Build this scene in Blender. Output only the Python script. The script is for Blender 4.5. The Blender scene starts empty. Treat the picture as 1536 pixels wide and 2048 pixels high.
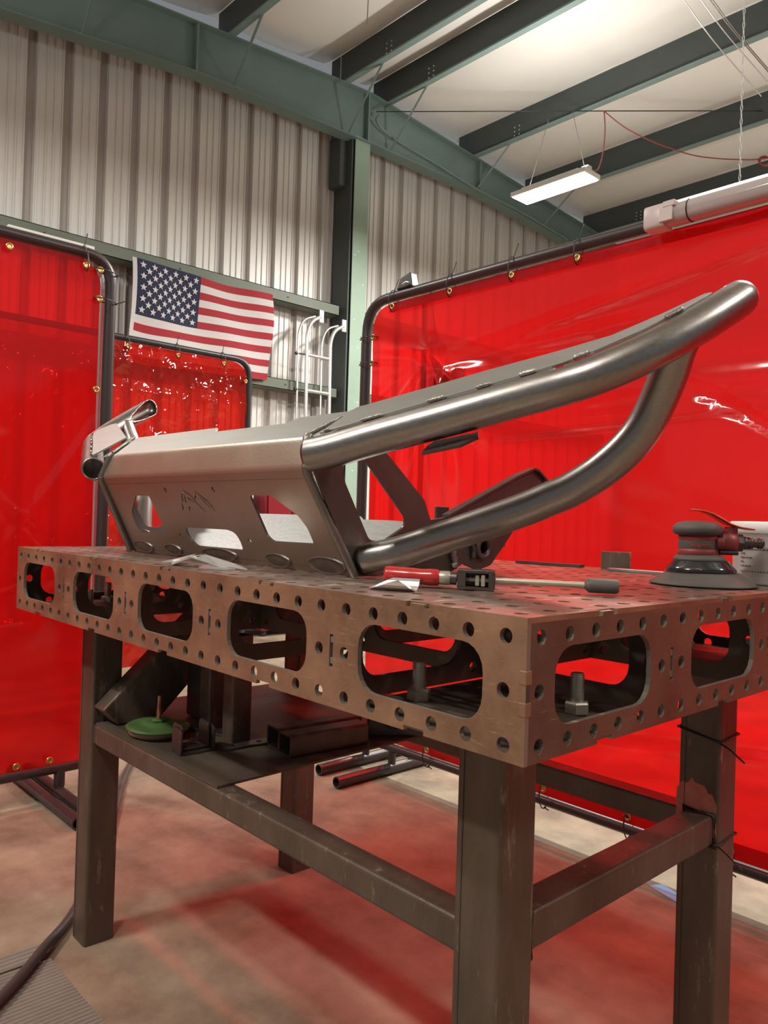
import bpy, bmesh, math, random
from mathutils import Vector as V, Matrix, noise
from mathutils.geometry import tessellate_polygon
PI = math.pi
sc = bpy.context.scene
COL = sc.collection

# ------------------------------------------------------------------ camera
cam = bpy.data.cameras.new('camera')
cam.sensor_fit = 'HORIZONTAL'; cam.sensor_width = 36.0
cam.lens = 36.0 * 1554.4 / 1536.0
cam.clip_start = 0.02; cam.clip_end = 200
camo = bpy.data.objects.new('camera', cam); COL.objects.link(camo)
YAW, PIT, ROL = 2.39516, 0.00909, 0.030685
cf = V((math.cos(PIT)*math.cos(YAW), math.cos(PIT)*math.sin(YAW), math.sin(PIT)))
cr = V((math.sin(YAW), -math.cos(YAW), 0)); cu = cr.cross(cf)
c_, s_ = math.cos(ROL), math.sin(ROL)
cr, cu = c_*cr + s_*cu, -s_*cr + c_*cu
M = Matrix.Identity(4)
for i in range(3):
    M[i][0] = cr[i]; M[i][1] = cu[i]; M[i][2] = -cf[i]
M.translation = V((0.4704, -0.6348, 1.0323))
camo.matrix_world = M
sc.camera = camo

# ------------------------------------------------------------------ world, exposure, lights
w = bpy.data.worlds.new('world'); sc.world = w; w.use_nodes = True
w.node_tree.nodes['Background'].inputs[0].default_value = (0.92, 0.96, 1.0, 1)
w.node_tree.nodes['Background'].inputs[1].default_value = 0.22
sc.view_settings.view_transform = 'Standard'
sc.view_settings.look = 'None'
sc.view_settings.gamma = 1.0
sc.view_settings.use_curve_mapping = False
sc.view_settings.exposure = 0.0
LAMP_POWER = 150.0
# high bay fixtures: x, y, z of the underside, length along x, power factor
BAYS = [(-3.90, 5.48, 4.22, .84, 1.2), (-0.75, 4.15, 4.3, .84, 2.5), (-4.15, -0.35, 4.3, .84, .6),
        (0.75, -1.9, 4.1, .84, .40), (3.0, 2.2, 4.3, .84, .6), (-0.6, 8.3, 4.1, .84, 1.0),
        (-1.7, -2.9, 4.1, .84, .95)]
BAYS = [b for b in BAYS if b[4] > 0]
for i, (x, y, z, l, p) in enumerate(BAYS):
    ld = bpy.data.lights.new('high_bay_lamp', 'AREA'); ld.shape = 'RECTANGLE'
    ld.size = l*.95; ld.size_y = .2; ld.energy = LAMP_POWER*p; ld.color = (1.0, .96, .88)
    lo = bpy.data.objects.new('high_bay_lamp', ld); lo.location = (x, y, z-.02); COL.objects.link(lo)
    # added upward fill lamp, there only to brighten the ceiling
    lu = bpy.data.lights.new('ceiling_fill_lamp', 'AREA'); lu.shape = 'RECTANGLE'; lu.size = l*.9; lu.size_y = .12; lu.energy = LAMP_POWER*(.10 if p > 2 else .24); lu.color = (1.0, .96, .87)
    lv = bpy.data.objects.new('ceiling_fill_lamp', lu); lv.location = (x, y, z+.09); lv.rotation_euler = (PI, 0, 0); COL.objects.link(lv)

# ------------------------------------------------------------------ materials
def mat(name, col, rough=.5, metal=0., nscale=0, ncol=None, namt=.5, bump=0, bscale=60, stretch=None, coat=0, spec=.5, detail=6, rvar=0, emis=None, estr=0):
    m = bpy.data.materials.new(name); m.use_nodes = True
    nt = m.node_tree; b = nt.nodes['Principled BSDF']
    b.inputs['Base Color'].default_value = (*col, 1); b.inputs['Roughness'].default_value = rough
    b.inputs['Metallic'].default_value = metal; b.inputs['Coat Weight'].default_value = coat
    b.inputs['Specular IOR Level'].default_value = spec
    if emis:
        b.inputs['Emission Color'].default_value = (*emis, 1); b.inputs['Emission Strength'].default_value = estr
    tc = nt.nodes.new('ShaderNodeTexCoord'); mp = nt.nodes.new('ShaderNodeMapping')
    nt.links.new(tc.outputs['Object'], mp.inputs[0])
    if stretch: mp.inputs['Scale'].default_value = stretch
    if nscale:
        n = nt.nodes.new('ShaderNodeTexNoise'); n.inputs['Scale'].default_value = nscale; n.inputs['Detail'].default_value = detail
        n.inputs['Roughness'].default_value = .65
        nt.links.new(mp.outputs[0], n.inputs['Vector'])
        r = nt.nodes.new('ShaderNodeValToRGB'); r.color_ramp.elements[0].position = .5-namt/2; r.color_ramp.elements[1].position = .5+namt/2
        r.color_ramp.elements[0].color = (*col, 1); r.color_ramp.elements[1].color = (*(ncol or col), 1)
        nt.links.new(n.outputs['Fac'], r.inputs[0]); nt.links.new(r.outputs[0], b.inputs['Base Color'])
        if rvar:
            mr = nt.nodes.new('ShaderNodeMapRange'); mr.inputs['To Min'].default_value = rough-rvar; mr.inputs['To Max'].default_value = rough+rvar
            nt.links.new(n.outputs['Fac'], mr.inputs[0]); nt.links.new(mr.outputs[0], b.inputs['Roughness'])
    if bump:
        n2 = nt.nodes.new('ShaderNodeTexNoise'); n2.inputs['Scale'].default_value = bscale; n2.inputs['Detail'].default_value = 5
        nt.links.new(mp.outputs[0], n2.inputs['Vector'])
        bp = nt.nodes.new('ShaderNodeBump'); bp.inputs['Strength'].default_value = bump; bp.inputs['Distance'].default_value = .01
        nt.links.new(n2.outputs['Fac'], bp.inputs['Height']); nt.links.new(bp.outputs[0], b.inputs['Normal'])
    return m

def scratch(m, col, scale=(3, 40, 40), rot=(0, 0, 0), thr=.72, amt=1.0):
    """adds fine light scratches: own marks of the steel"""
    nt = m.node_tree; b = nt.nodes['Principled BSDF']
    old = b.inputs['Base Color'].links[0].from_socket if b.inputs['Base Color'].links else None
    tc = nt.nodes.new('ShaderNodeTexCoord'); mp = nt.nodes.new('ShaderNodeMapping')
    mp.inputs['Scale'].default_value = scale; mp.inputs['Rotation'].default_value = rot
    nt.links.new(tc.outputs['Object'], mp.inputs[0])
    n = nt.nodes.new('ShaderNodeTexNoise'); n.inputs['Scale'].default_value = 3; n.inputs['Detail'].default_value = 8; n.inputs['Roughness'].default_value = .8
    nt.links.new(mp.outputs[0], n.inputs['Vector'])
    r = nt.nodes.new('ShaderNodeValToRGB'); r.color_ramp.elements[0].position = thr-.08; r.color_ramp.elements[1].position = thr
    r.color_ramp.elements[0].color = (0, 0, 0, 1); r.color_ramp.elements[1].color = (amt, amt, amt, 1)
    nt.links.new(n.outputs['Fac'], r.inputs[0])
    mx = nt.nodes.new('ShaderNodeMix'); mx.data_type = 'RGBA'
    nt.links.new(r.outputs[0], mx.inputs[0])
    if old: nt.links.new(old, mx.inputs[6])
    else: mx.inputs[6].default_value = b.inputs['Base Color'].default_value
    mx.inputs[7].default_value = (*col, 1)
    nt.links.new(mx.outputs[2], b.inputs['Base Color'])
    return m

def curtain_mat(name, col, tr=.45, rough=.08, bump=.15, bscale=3, thin=.5):
    m = bpy.data.materials.new(name); m.use_nodes = True; nt = m.node_tree
    for n in list(nt.nodes): nt.nodes.remove(n)
    out = nt.nodes.new('ShaderNodeOutputMaterial')
    tp = nt.nodes.new('ShaderNodeBsdfTransparent'); tp.inputs[0].default_value = (col[0]*1.12, col[1], col[2], 1)
    tl = nt.nodes.new('ShaderNodeBsdfTranslucent'); tl.inputs[0].default_value = (*col, 1)
    df = nt.nodes.new('ShaderNodeBsdfDiffuse'); df.inputs[0].default_value = (col[0]*.8, col[1], col[2], 1)
    gl = nt.nodes.new('ShaderNodeBsdfGlossy'); gl.inputs['Roughness'].default_value = rough; gl.inputs[0].default_value = (1, 1, 1, 1)
    m1 = nt.nodes.new('ShaderNodeMixShader'); m1.inputs[0].default_value = thin
    nt.links.new(df.outputs[0], m1.inputs[1]); nt.links.new(tl.outputs[0], m1.inputs[2])
    m2 = nt.nodes.new('ShaderNodeMixShader'); m2.inputs[0].default_value = tr
    nt.links.new(m1.outputs[0], m2.inputs[1]); nt.links.new(tp.outputs[0], m2.inputs[2])
    lw = nt.nodes.new('ShaderNodeLayerWeight'); lw.inputs[0].default_value = .5
    pw = nt.nodes.new('ShaderNodeMath'); pw.operation = 'POWER'; pw.inputs[1].default_value = 4.0
    fr = nt.nodes.new('ShaderNodeMath'); fr.operation = 'MULTIPLY_ADD'; fr.inputs[1].default_value = .7; fr.inputs[2].default_value = .035
    nt.links.new(lw.outputs['Facing'], pw.inputs[0]); nt.links.new(pw.outputs[0], fr.inputs[0])
    tc = nt.nodes.new('ShaderNodeTexCoord'); n = nt.nodes.new('ShaderNodeTexNoise'); n.inputs['Scale'].default_value = bscale; n.inputs['Detail'].default_value = 3
    nt.links.new(tc.outputs['Object'], n.inputs['Vector'])
    bp = nt.nodes.new('ShaderNodeBump'); bp.inputs['Strength'].default_value = bump; bp.inputs['Distance'].default_value = .05
    nt.links.new(n.outputs['Fac'], bp.inputs['Height'])
    nt.links.new(bp.outputs[0], gl.inputs['Normal']); nt.links.new(bp.outputs[0], lw.inputs['Normal'])
    m3 = nt.nodes.new('ShaderNodeMixShader')
    nt.links.new(fr.outputs[0], m3.inputs[0]); nt.links.new(m2.outputs[0], m3.inputs[1]); nt.links.new(gl.outputs[0], m3.inputs[2])
    nt.links.new(m3.outputs[0], out.inputs[0])
    return m

MT = {}
MT['apron'] = scratch(mat('hot_rolled_steel', (.155, .080, .050), .42, .25, 7, (.34, .19, .11), .34, .06, 180, rvar=.08), (.62, .50, .38), (5, 5, 80), (0, .5, .3), .67, .55)
MT['apron_side'] = scratch(mat('hot_rolled_steel_shaded', (.095, .052, .036), .45, .25, 6, (.19, .105, .068), .36, .06, 180, rvar=.08), (.5, .42, .34), (5, 5, 80), (0, .5, .3), .68, .5)  # darker copy of the apron steel, the side's shade put into the colour
MT['top'] = scratch(mat('table_top_steel', (.17, .115, .09), .36, .5, 7, (.28, .21, .17), .6, .05, 150, rvar=.1), (.8, .75, .68), (20, 3, 3), (0, 0, .4), .64, .7)
MT['tint'] = mat('weld_wash_steel', (.15, .085, .055), .38, .3, 60, (.24, .14, .09), .5)
MT['hole_edge'] = mat('cut_steel_edge', (.27, .23, .19), .5, .6)
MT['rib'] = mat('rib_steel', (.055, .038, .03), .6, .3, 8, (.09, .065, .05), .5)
MT['leg'] = scratch(mat('leg_steel', (.07, .048, .035), .46, .3, 6, (.155, .11, .08), .36, .08, 90, (1, 1, .35), rvar=.08), (.45, .38, .3), (10, 10, 2), (0, 0, 0), .66, .5)
MT['sheet'] = mat('dusty_steel_sheet', (.075, .055, .038), .55, .3, 6, (.14, .11, .08), .6, .1, 60)
MT['face'] = scratch(mat('bumper_plate_steel', (.29, .225, .18), .42, .75, 9, (.36, .28, .225), .7, .04, 220, rvar=.05), (.2, .15, .12), (6, 40, 6), (0, 0, .2), .8, .4)
MT['band'] = scratch(mat('bumper_band_steel', (.38, .325, .25), .42, .8, 9, (.46, .395, .30), .7, .05, 260, rvar=.05), (.95, .88, .7), (1.5, 60, 60), (0, 0, .03), .72, .5)
MT['toppl'] = mat('bumper_top_steel', (.34, .33, .31), .40, .85, 7, (.42, .41, .385), .7, .03, 200, (1, 6, 6))
MT['tube'] = mat('brushed_tube_steel', (.27, .25, .235), .33, 1., 16, (.36, .335, .315), .6, .03, 120, (2, 14, 14), rvar=.06)
MT['dark'] = mat('dark_mill_scale_steel', (.05, .04, .037), .42, .6, 12, (.14, .11, .10), .6, .05, 120, rvar=.08)
MT['endpl'] = mat('end_plate_steel', (.095, .072, .062), .40, .7, 9, (.15, .12, .105), .6, .04, 120)
MT['weld'] = mat('weld_bead', (.36, .34, .31), .32, .9, 60, (.20, .17, .15), .6, .3, 300)
MT['edgeweld'] = mat('ground_edge_weld', (.17, .145, .125), .4, .8, 30, (.24, .21, .185), .6, .08, 160)
MT['skid'] = mat('skid_plate_steel', (.76, .77, .77), .36, 1., 12, (.84, .85, .85), .6, .06, 90)
MT['bolt'] = mat('zinc_bolt', (.62, .57, .45), .38, .6, 20, (.48, .43, .34), .5)
MT['green'] = mat('green_frame_paint', (.125, .19, .18), .5, 0, 3, (.16, .235, .22), .6, .05, 20)
MT['green_lt'] = mat('light_green_column_paint', (.24, .34, .27), .45, 0, 3, (.30, .41, .33), .5)
MT['purlin'] = mat('shaded_green_paint', (.055, .068, .068), .55, 0, 2, (.075, .09, .09), .6)  # frame green as it looks in shade, darkened in the colour itself
MT['flange'] = mat('lit_purlin_green_paint', (.17, .25, .24), .5, 0, 3, (.22, .31, .295), .6)  # same green, lighter where the bottom flange catches light
MT['girt'] = mat('olive_girt_paint', (.10, .125, .09), .5, 0, 3, (.135, .16, .12), .6)
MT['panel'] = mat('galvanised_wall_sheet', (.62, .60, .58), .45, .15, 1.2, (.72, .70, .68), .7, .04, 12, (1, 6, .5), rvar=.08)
MT['panel_shade'] = mat('galvanised_wall_sheet_shaded', (.36, .32, .30), .5, .15, 1.2, (.43, .39, .36), .7, .04, 12, (1, 6, .5), rvar=.08)  # darker copy for the rib grooves, their shade painted in
MT['insul'] = mat('white_insulation_facing', (.84, .83, .80), .5, 0, 1.3, (.90, .89, .87), .6, .35, 1.8)
MT['concrete'] = mat('stained_concrete', (.15, .112, .078), .62, 0, 3.2, (.37, .295, .21), .34, .16, 22, detail=10, rvar=.08, spec=.22)
MT['pipe'] = mat('dark_frame_pipe', (.07, .055, .055), .35, .5)
MT['red'] = curtain_mat('red_welding_vinyl', (.74, .013, .013), .52, .10, .12, 2.5)
MT['red_hem'] = curtain_mat('red_welding_vinyl_hem', (.40, .012, .016), .45, .15, .2, 6)
MT['red2'] = curtain_mat('crumpled_red_vinyl', (.72, .022, .012), .55, .06, .9, 5)
MT['brass'] = mat('brass_grommet', (.62, .42, .16), .3, 1.)
MT['black'] = mat('black_plastic', (.02, .02, .022), .4)
MT['alu'] = mat('aluminium_tube', (.78, .77, .75), .3, .8)
MT['white'] = mat('white_plastic', (.78, .78, .74), .4, spec=.4)
MT['pinkwhite'] = mat('white_fixture_plastic', (.60, .50, .47), .35)
MT['lens'] = mat('frosted_tube_lens', (.40, .33, .315), .12, 0, 1.2, (.52, .45, .43), .3, stretch=(.3, 30, 30), coat=.6)
MT['lamp'] = mat('led_panel', (1, 1, 1), .5, emis=(1, .97, .9), estr=14)
MT['flag_red'] = mat('flag_red_cloth', (0.33, 0.016, 0.028), .8, 0, bump=.2, bscale=300)
MT['flag_white'] = mat('flag_white_cloth', (0.56, 0.54, 0.54), .8, 0, bump=.2, bscale=300)
MT['flag_blue'] = mat('flag_blue_cloth', (0.014, 0.018, 0.055), .8, 0, bump=.2, bscale=300)
MT['rubber'] = mat('grey_rubber', (.19, .16, .135), .8, 0, 6, (.27, .235, .20), .5)
MT['hose'] = mat('grey_hose', (.06, .055, .052), .5)
MT['redhandle'] = mat('red_lacquered_wood', (.60, .035, .03), .25, 0, 14, (.42, .02, .02), .4, coat=.3)
MT['redpaint'] = mat('red_tool_paint', (.34, .045, .045), .45, .1, 14, (.20, .04, .04), .6)
MT['redlever'] = mat('red_lever_paint', (.62, .07, .04), .35, .1)
MT['greyrub'] = mat('dusty_black_rubber', (.07, .06, .055), .6, 0, 14, (.12, .105, .09), .6)
MT['gloss'] = mat('black_shroud', (.02, .02, .024), .15, 0, coat=.5)
MT['disc_green'] = mat('green_disc', (.045, .10, .025), .55, 0, 20, (.09, .17, .05), .6)
MT['disc_tan'] = mat('tan_backing_disc', (.24, .15, .09), .7, 0, 20, (.32, .21, .13), .5)
MT['copper'] = mat('copper_shank', (.55, .30, .18), .3, 1.)
MT['text'] = mat('black_print', (.03, .03, .03), .6)
MT['redcab'] = mat('red_cabinet_paint', (.22, .012, .02), .3)
MT['redcord'] = mat('red_cord', (.30, .06, .05), .5)
MT['wire'] = mat('steel_wire', (.35, .33, .32), .4, .7)
MT['chain'] = mat('bright_chain', (.8, .8, .78), .3, .8)
MT['bead'] = mat('blue_tape', (.25, .42, .75), .5)
MT['redspall'] = mat('red_oxide_flaking_paint', (.50, .13, .09), .6, 0, 30, (.62, .22, .15), .4, .3, 90)

# ------------------------------------------------------------------ mesh helpers
class MB:
    def __init__(s): s.v = []; s.f = []; s.m = []; s.sm = []
    def add(s, vs, fs, mi=0, smooth=False, mtx=None):
        o = len(s.v)
        s.v += [tuple(mtx @ V(p)) if mtx else tuple(p) for p in vs]
        for f in fs:
            s.f.append(tuple(o+i for i in f)); s.m.append(mi); s.sm.append(smooth)
        return s
    def box(s, a, b, mi=0, mtx=None):
        x0, y0, z0 = a; x1, y1, z1 = b
        vs = [(x0,y0,z0),(x1,y0,z0),(x1,y1,z0),(x0,y1,z0),(x0,y0,z1),(x1,y0,z1),(x1,y1,z1),(x0,y1,z1)]
        fs = [(0,3,2,1),(4,5,6,7),(0,1,5,4),(1,2,6,5),(2,3,7,6),(3,0,4,7)]
        return s.add(vs, fs, mi, False, mtx)
    def tube(s, pts, r, n=12, caps=True, mi=0, smooth=True, hollow=0, mtx=None, closed=False):
        pts = [V(p) for p in pts]; N = len(pts)
        rs = r if isinstance(r, (list, tuple)) else [r]*N
        T = []
        for i in range(N):
            if closed: t = pts[(i+1) % N]-pts[i-1]
            else: t = pts[min(i+1, N-1)]-pts[max(i-1, 0)]
            T.append(t.normalized())
        up = V((0, 0, 1)) if abs(T[0].z) < .9 else V((1, 0, 0))
        a = (up-T[0]*up.dot(T[0])).normalized(); vs = []
        for i in range(N):
            a = (a-T[i]*a.dot(T[i])).normalized(); b = T[i].cross(a)
            for k in range(n):
                t = 2*PI*k/n; vs.append(pts[i]+(a*math.cos(t)+b*math.sin(t))*rs[i])
        fs = []
        for i in range(N if closed else N-1):
            for k in range(n):
                k2 = (k+1) % n; j = (i+1) % N
                fs.append((i*n+k, i*n+k2, j*n+k2, j*n+k))
        s.add(vs, fs, mi, smooth, mtx)
        if closed: return s
        if hollow:
            o = len(s.v)
            for e in (0, N-1):
                base = len(s.v)
                d = (T[0] if e == 0 else -T[-1])
                ring = [V(vs[e*n+k]) for k in range(n)]; c = pts[e]
                inner = [c+(p-c)*hollow for p in ring]; deep = [p+d*min(.12, (pts[-1]-pts[0]).length*.45) for p in inner]
                if e: ring, inner, deep = ring[::-1], inner[::-1], deep[::-1]
                s.add(ring+inner+deep, [(k, n+k, n+(k+1) % n, (k+1) % n) for k in range(n)]+[(n+k, 2*n+k, 2*n+(k+1) % n, n+(k+1) % n) for k in range(n)]+[tuple(2*n+k for k in range(n-1, -1, -1))], mi, False, mtx)
        elif caps:
            s.add(vs[:n], [tuple(range(n-1, -1, -1))], mi, False, mtx); s.add(vs[-n:], [tuple(range(n))], mi, False, mtx)
        return s
    def lathe(s, prof, n=24, mi=0, smooth=True, mtx=None, sx=1, sy=1):
        vs = []; fs = []
        for r, z in prof:
            for k in range(n):
                t = 2*PI*k/n; vs.append((r*sx*math.cos(t), r*sy*math.sin(t), z))
        P = len(prof)
        for i in range(P-1):
            for k in range(n):
                k2 = (k+1) % n; fs.append((i*n+k, i*n+k2, (i+1)*n+k2, (i+1)*n+k))
        s.add(vs, fs, mi, smooth, mtx)
        s.add(vs[:n], [tuple(range(n-1, -1, -1))], mi, False, mtx); s.add(vs[-n:], [tuple(range(n))], mi, False, mtx)
        return s
    def plate(s, outer, holes, th, frame, mi=0, mi_edge=None):
        """outer/holes 2D loops; frame = (origin, u, v); the plate goes th behind u x v"""
        o, u, v = V(frame[0]), V(frame[1]), V(frame[2]); nrm = u.cross(v).normalized()
        def area(l): return sum(l[i][0]*l[(i+1) % len(l)][1]-l[(i+1) % len(l)][0]*l[i][1] for i in range(len(l)))
        loops = [outer if area(outer) > 0 else outer[::-1]]+[h if area(h) < 0 else h[::-1] for h in holes]
        flat = [p for l in loops for p in l]
        tri = tessellate_polygon([[V((p[0], p[1], 0)) for p in l] for l in loops])
        F = []
        for t in tri:
            a, b, c = (flat[i] for i in t)
            ar = (b[0]-a[0])*(c[1]-a[1])-(c[0]-a[0])*(b[1]-a[1])
            if abs(ar) < 1e-12: continue
            F.append(t if ar > 0 else t[::-1])
        P = [o+u*p[0]+v*p[1] for p in flat]; Q = [p-nrm*th for p in P]; n = len(P)
        s.add(P+Q, F+[tuple(n+i for i in t[::-1]) for t in F], mi)
        E = []; k = 0
        for l in loops:
            m = len(l)
            for i in range(m):
                a, b = k+i, k+(i+1) % m; E.append((a, n+a, n+b, b))
            k += m
        s.add(P+Q, E, mi if mi_edge is None else mi_edge)
        return s
    def build(s, name, mats, parent=None, bevel=0, seg=2, weld=False):
        me = bpy.data.meshes.new(name); me.from_pydata([tuple(p) for p in s.v], [], s.f)
        if not isinstance(mats, (list, tuple)): mats = [mats]
        for m in mats: me.materials.append(MT[m])
        me.polygons.foreach_set('material_index', s.m); me.polygons.foreach_set('use_smooth', s.sm)
        if weld or bevel:
            bm = bmesh.new(); bm.from_mesh(me); bmesh.ops.remove_doubles(bm, verts=bm.verts, dist=1e-5)
            if bevel:
                bmesh.ops.bevel(bm, geom=[e for e in bm.edges if len(e.link_faces) == 2 and e.calc_face_angle(0) > .5], offset=bevel, segments=seg, profile=.5, affect='EDGES')
            bm.to_mesh(me); bm.free()
        me.update()
        ob = bpy.data.objects.new(name, me); COL.objects.link(ob)
        if parent: ob.parent = parent
        return ob

def tag(o, label=None, cat=None, group=None, kind=None):
    if label: o['label'] = label
    if cat: o['category'] = cat
    if group: o['group'] = group
    if kind: o['kind'] = kind
    return o
def empty(name, loc=(0, 0, 0)):
    o = bpy.data.objects.new(name, None); o.empty_display_size = .05; COL.objects.link(o); o.location = loc
    return o
class Thing:
    """an Empty at the base; parts are given in world coordinates"""
    def __init__(s, name, label, cat, loc, group=None, kind=None):
        s.o = empty(name, loc); tag(s.o, label, cat, group, kind); s.loc = V(loc)
    def part(s, name, mb, mats, bevel=0, parent=None, kind=None, label=None, **k):
        L = s.loc
        mb.v = [tuple(V(p)-L) for p in mb.v]
        o = mb.build(name, mats, parent or s.o, bevel, **k)
        if kind: o['kind'] = kind
        if label: o['label'] = label
        return o
def circ(cx, cy, r, n=12): return [(cx+r*math.cos(2*PI*k/n+PI/n), cy+r*math.sin(2*PI*k/n+PI/n)) for k in range(n)]
def rrect(x0, y0, x1, y1, r, n=5):
    out = []
    for cx, cy, a in ((x1-r, y1-r, 0), (x0+r, y1-r, PI/2), (x0+r, y0+r, PI), (x1-r, y0+r, 3*PI/2)):
        for k in range(n+1): out.append((cx+r*math.cos(a+PI/2*k/n), cy+r*math.sin(a+PI/2*k/n)))
    return out
def rpath(pts, r, n=6):
    """polyline with rounded corners"""
    pts = [V(p) for p in pts]; out = [pts[0]]
    for i in range(1, len(pts)-1):
        p = pts[i]; a = (pts[i-1]-p).normalized(); b = (pts[i+1]-p).normalized()
        rr = min(r, (pts[i-1]-p).length*.49, (pts[i+1]-p).length*.49)
        A = p+a*rr; B = p+b*rr
        for k in range(n+1):
            t = k/n; out.append(A*(1-t)**2+p*2*t*(1-t)+B*t*t)
    return out+[pts[-1]]
def catmull(pts, k=6):
    pts = [V(p) for p in pts]; out = []
    for i in range(len(pts)-1):
        p0 = pts[max(i-1, 0)]; p1 = pts[i]; p2 = pts[i+1]; p3 = pts[min(i+2, len(pts)-1)]
        for j in range(k):
            t = j/k
            out.append(.5*((2*p1)+(p2-p0)*t+(2*p0-5*p1+4*p2-p3)*t*t+(3*p1-p0-3*p2+p3)*t**3))
    return out+[pts[-1]]
def sqtube(mb, a, b, s, r=None, wall=.004, up=(0, 0, 1), h=None, open_ends=True, mi=0):
    """hollow rectangular tube from a to b (centre line), width s, height h, rounded corners"""
    a, b = V(a), V(b); t = (b-a).normalized(); up = V(up); up = (up-t*up.dot(t)).normalized(); sd = t.cross(up)
    h = h or s; r = r if r is not None else s*.12
    o = rrect(-s/2, -h/2, s/2, h/2, r, 3); n = len(o)
    ri = max(r-wall, .0008); q = rrect(-s/2+wall, -h/2+wall, s/2-wall, h/2-wall, ri, 3)
    def P(l, c): return [c+sd*x+up*y for x, y in l]
    vs = P(o, a)+P(o, b)+P(q, a)+P(q, b)
    fs = [(i, (i+1) % n, n+(i+1) % n, n+i) for i in range(n)]
    if open_ends:
        fs += [(2*n+i, 3*n+i, 3*n+(i+1) % n, 2*n+(i+1) % n) for i in range(n)]
        fs += [(i, 2*n+i, 2*n+(i+1) % n, (i+1) % n) for i in range(n)]+[(n+i, n+(i+1) % n, 3*n+(i+1) % n, 3*n+i) for i in range(n)]
    else:
        vs = vs[:2*n]; fs += [tuple(range(n-1, -1, -1)), tuple(range(n, 2*n))]
    mb.add(vs, fs, mi)
    return mb
def FR(o, z, x=None):
    """matrix with origin o, local z along z"""
    z = V(z).normalized(); x = V(x) if x else (V((1, 0, 0)) if abs(z.x) < .8 else V((0, 1, 0)))
    x = (x-z*x.dot(z)).normalized(); y = z.cross(x); m = Matrix.Identity(4)
    for i in range(3): m[i][0] = x[i]; m[i][1] = y[i]; m[i][2] = z[i]
    m.translation = V(o); return m

# ================================================================== ROOM
H = .938
mb = MB(); mb.box((-8, -9, -.12), (9, 13, 0)); tag(mb.build('floor', 'concrete'), kind='structure')

# corrugated end wall: sheets of three ribs, one object each
WX = -6.35
RIDGE_Y = 4.95
def roof_z(y): return 5.92 - abs(y-RIDGE_Y)*.075
wall = empty('wall_back', (WX, 0, 0)); tag(wall, 'tall corrugated galvanised steel end wall', kind='structure')
PITCH = .305
def rib_profile(y0, n):
    pr = []
    for i in range(n):
        b = y0+i*PITCH
        pr += [(b, 0), (b+.040, 0), (b+.045, .012), (b+.055, .012), (b+.060, 0), (b+.105, 0), (b+.110, .012), (b+.120, .012), (b+.125, 0),
               (b+.172, 0), (b+.176, .010), (b+.184, .010), (b+.190, -.030), (b+.262, -.030), (b+.268, .010), (b+.277, .010), (b+.281, 0)]
    pr.append((y0+n*PITCH, 0)); return pr
random.seed(4)
y = -3.9
k = 0
while y < 10.2:
    n = 3; pr = rib_profile(y, n); mb = MB(); jig = random.uniform(-.002, .002)
    vs = []; fs = []
    for (yy, d) in pr:
        vs += [(d+jig, yy, 0.0), (d+jig, yy, roof_z(yy)-.02)]
    mid = []
    for i in range(len(pr)-1):
        fs.append((2*i, 2*i+2, 2*i+3, 2*i+1))
    mb.add(vs, fs)
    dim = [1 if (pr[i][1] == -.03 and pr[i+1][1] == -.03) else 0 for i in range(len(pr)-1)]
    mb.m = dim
    ob = mb.build('wall_panel', ['panel', 'panel_shade'], wall)
    y += n*PITCH; k += 1
# girts (two rails, cut at the column)
gi = 0
for (z0, z1) in ((3.235, 3.345), (2.335, 2.44)):
    for (ya, yb) in ((-3.9, 4.70), (5.02, 10.1)):
        t = Thing('wall_girt', ['olive green girt across the end wall above the flag, left of the column', 'olive green girt high on the end wall behind the right curtain',
                                'lower olive green girt behind the flag and the ladder', 'lower olive green girt hidden behind the right curtain'][gi], 'girt', (-6.2, ya, z0))
        m_ = MB(); m_.box((-6.31, ya, z0), (-6.12, yb, z0+.006)); m_.box((-6.126, ya, z0), (-6.12, yb, z1)); m_.box((-6.31, ya, z1-.006), (-6.12, yb, z1)); t.part('girt_channel', m_, 'girt'); gi += 1
        yy = ya+.6
        while yy < yb: m_ = MB(); m_.lathe([(.008, 0), (.008, .006), (.004, .009)], 6, mtx=FR((-6.12, yy, (z0+z1)/2), (1, 0, 0))); yy += 1.22; t.part('bolt', m_, 'purlin')
# end wall column, an I section
t = Thing('steel_column', 'green steel I-beam column standing between the two stretches of end wall', 'column', (-6.1, 4.86, 0))
m_ = MB(); m_.box((-6.012, 4.765, 0), (-6.0, 4.975, 5.2)); t.part('front_flange', m_, 'green_lt', bevel=.002)
m_ = MB(); m_.box((-6.30, 4.862, 0), (-6.012, 4.87, 5.2)); m_.box((-6.312, 4.765, 0), (-6.30, 4.975, 5.2)); m_.box((-6.30, 4.74, 0), (-6.03, 4.765, 5.2)); t.part('web_and_rear_flange', m_, 'purlin')  # the web's shade is in its colour: darkened green beside the lit flange
m_ = MB(); m_.box((-6.31, 4.65, 4.66), (-6.12, 4.74, 5.2)); t.part('clip_plate', m_, 'purlin')
m_ = MB()
for (a, b) in ((4.80, 3.9), (4.85, 3.95), (4.93, 3.6), (4.82, 3.2), (4.88, 2.9), (4.94, 2.6), (4.90, 2.3), (4.83, 2.05), (4.92, 1.8), (4.86, 1.55)):
    m_.lathe([(.010, 0), (.006, .0015)], 7, mtx=FR((-6.0, a, b), (1, 0, 0)), sy=.6)
t.part('chipped_paint_spots', m_, 'white', kind='stuff')
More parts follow.
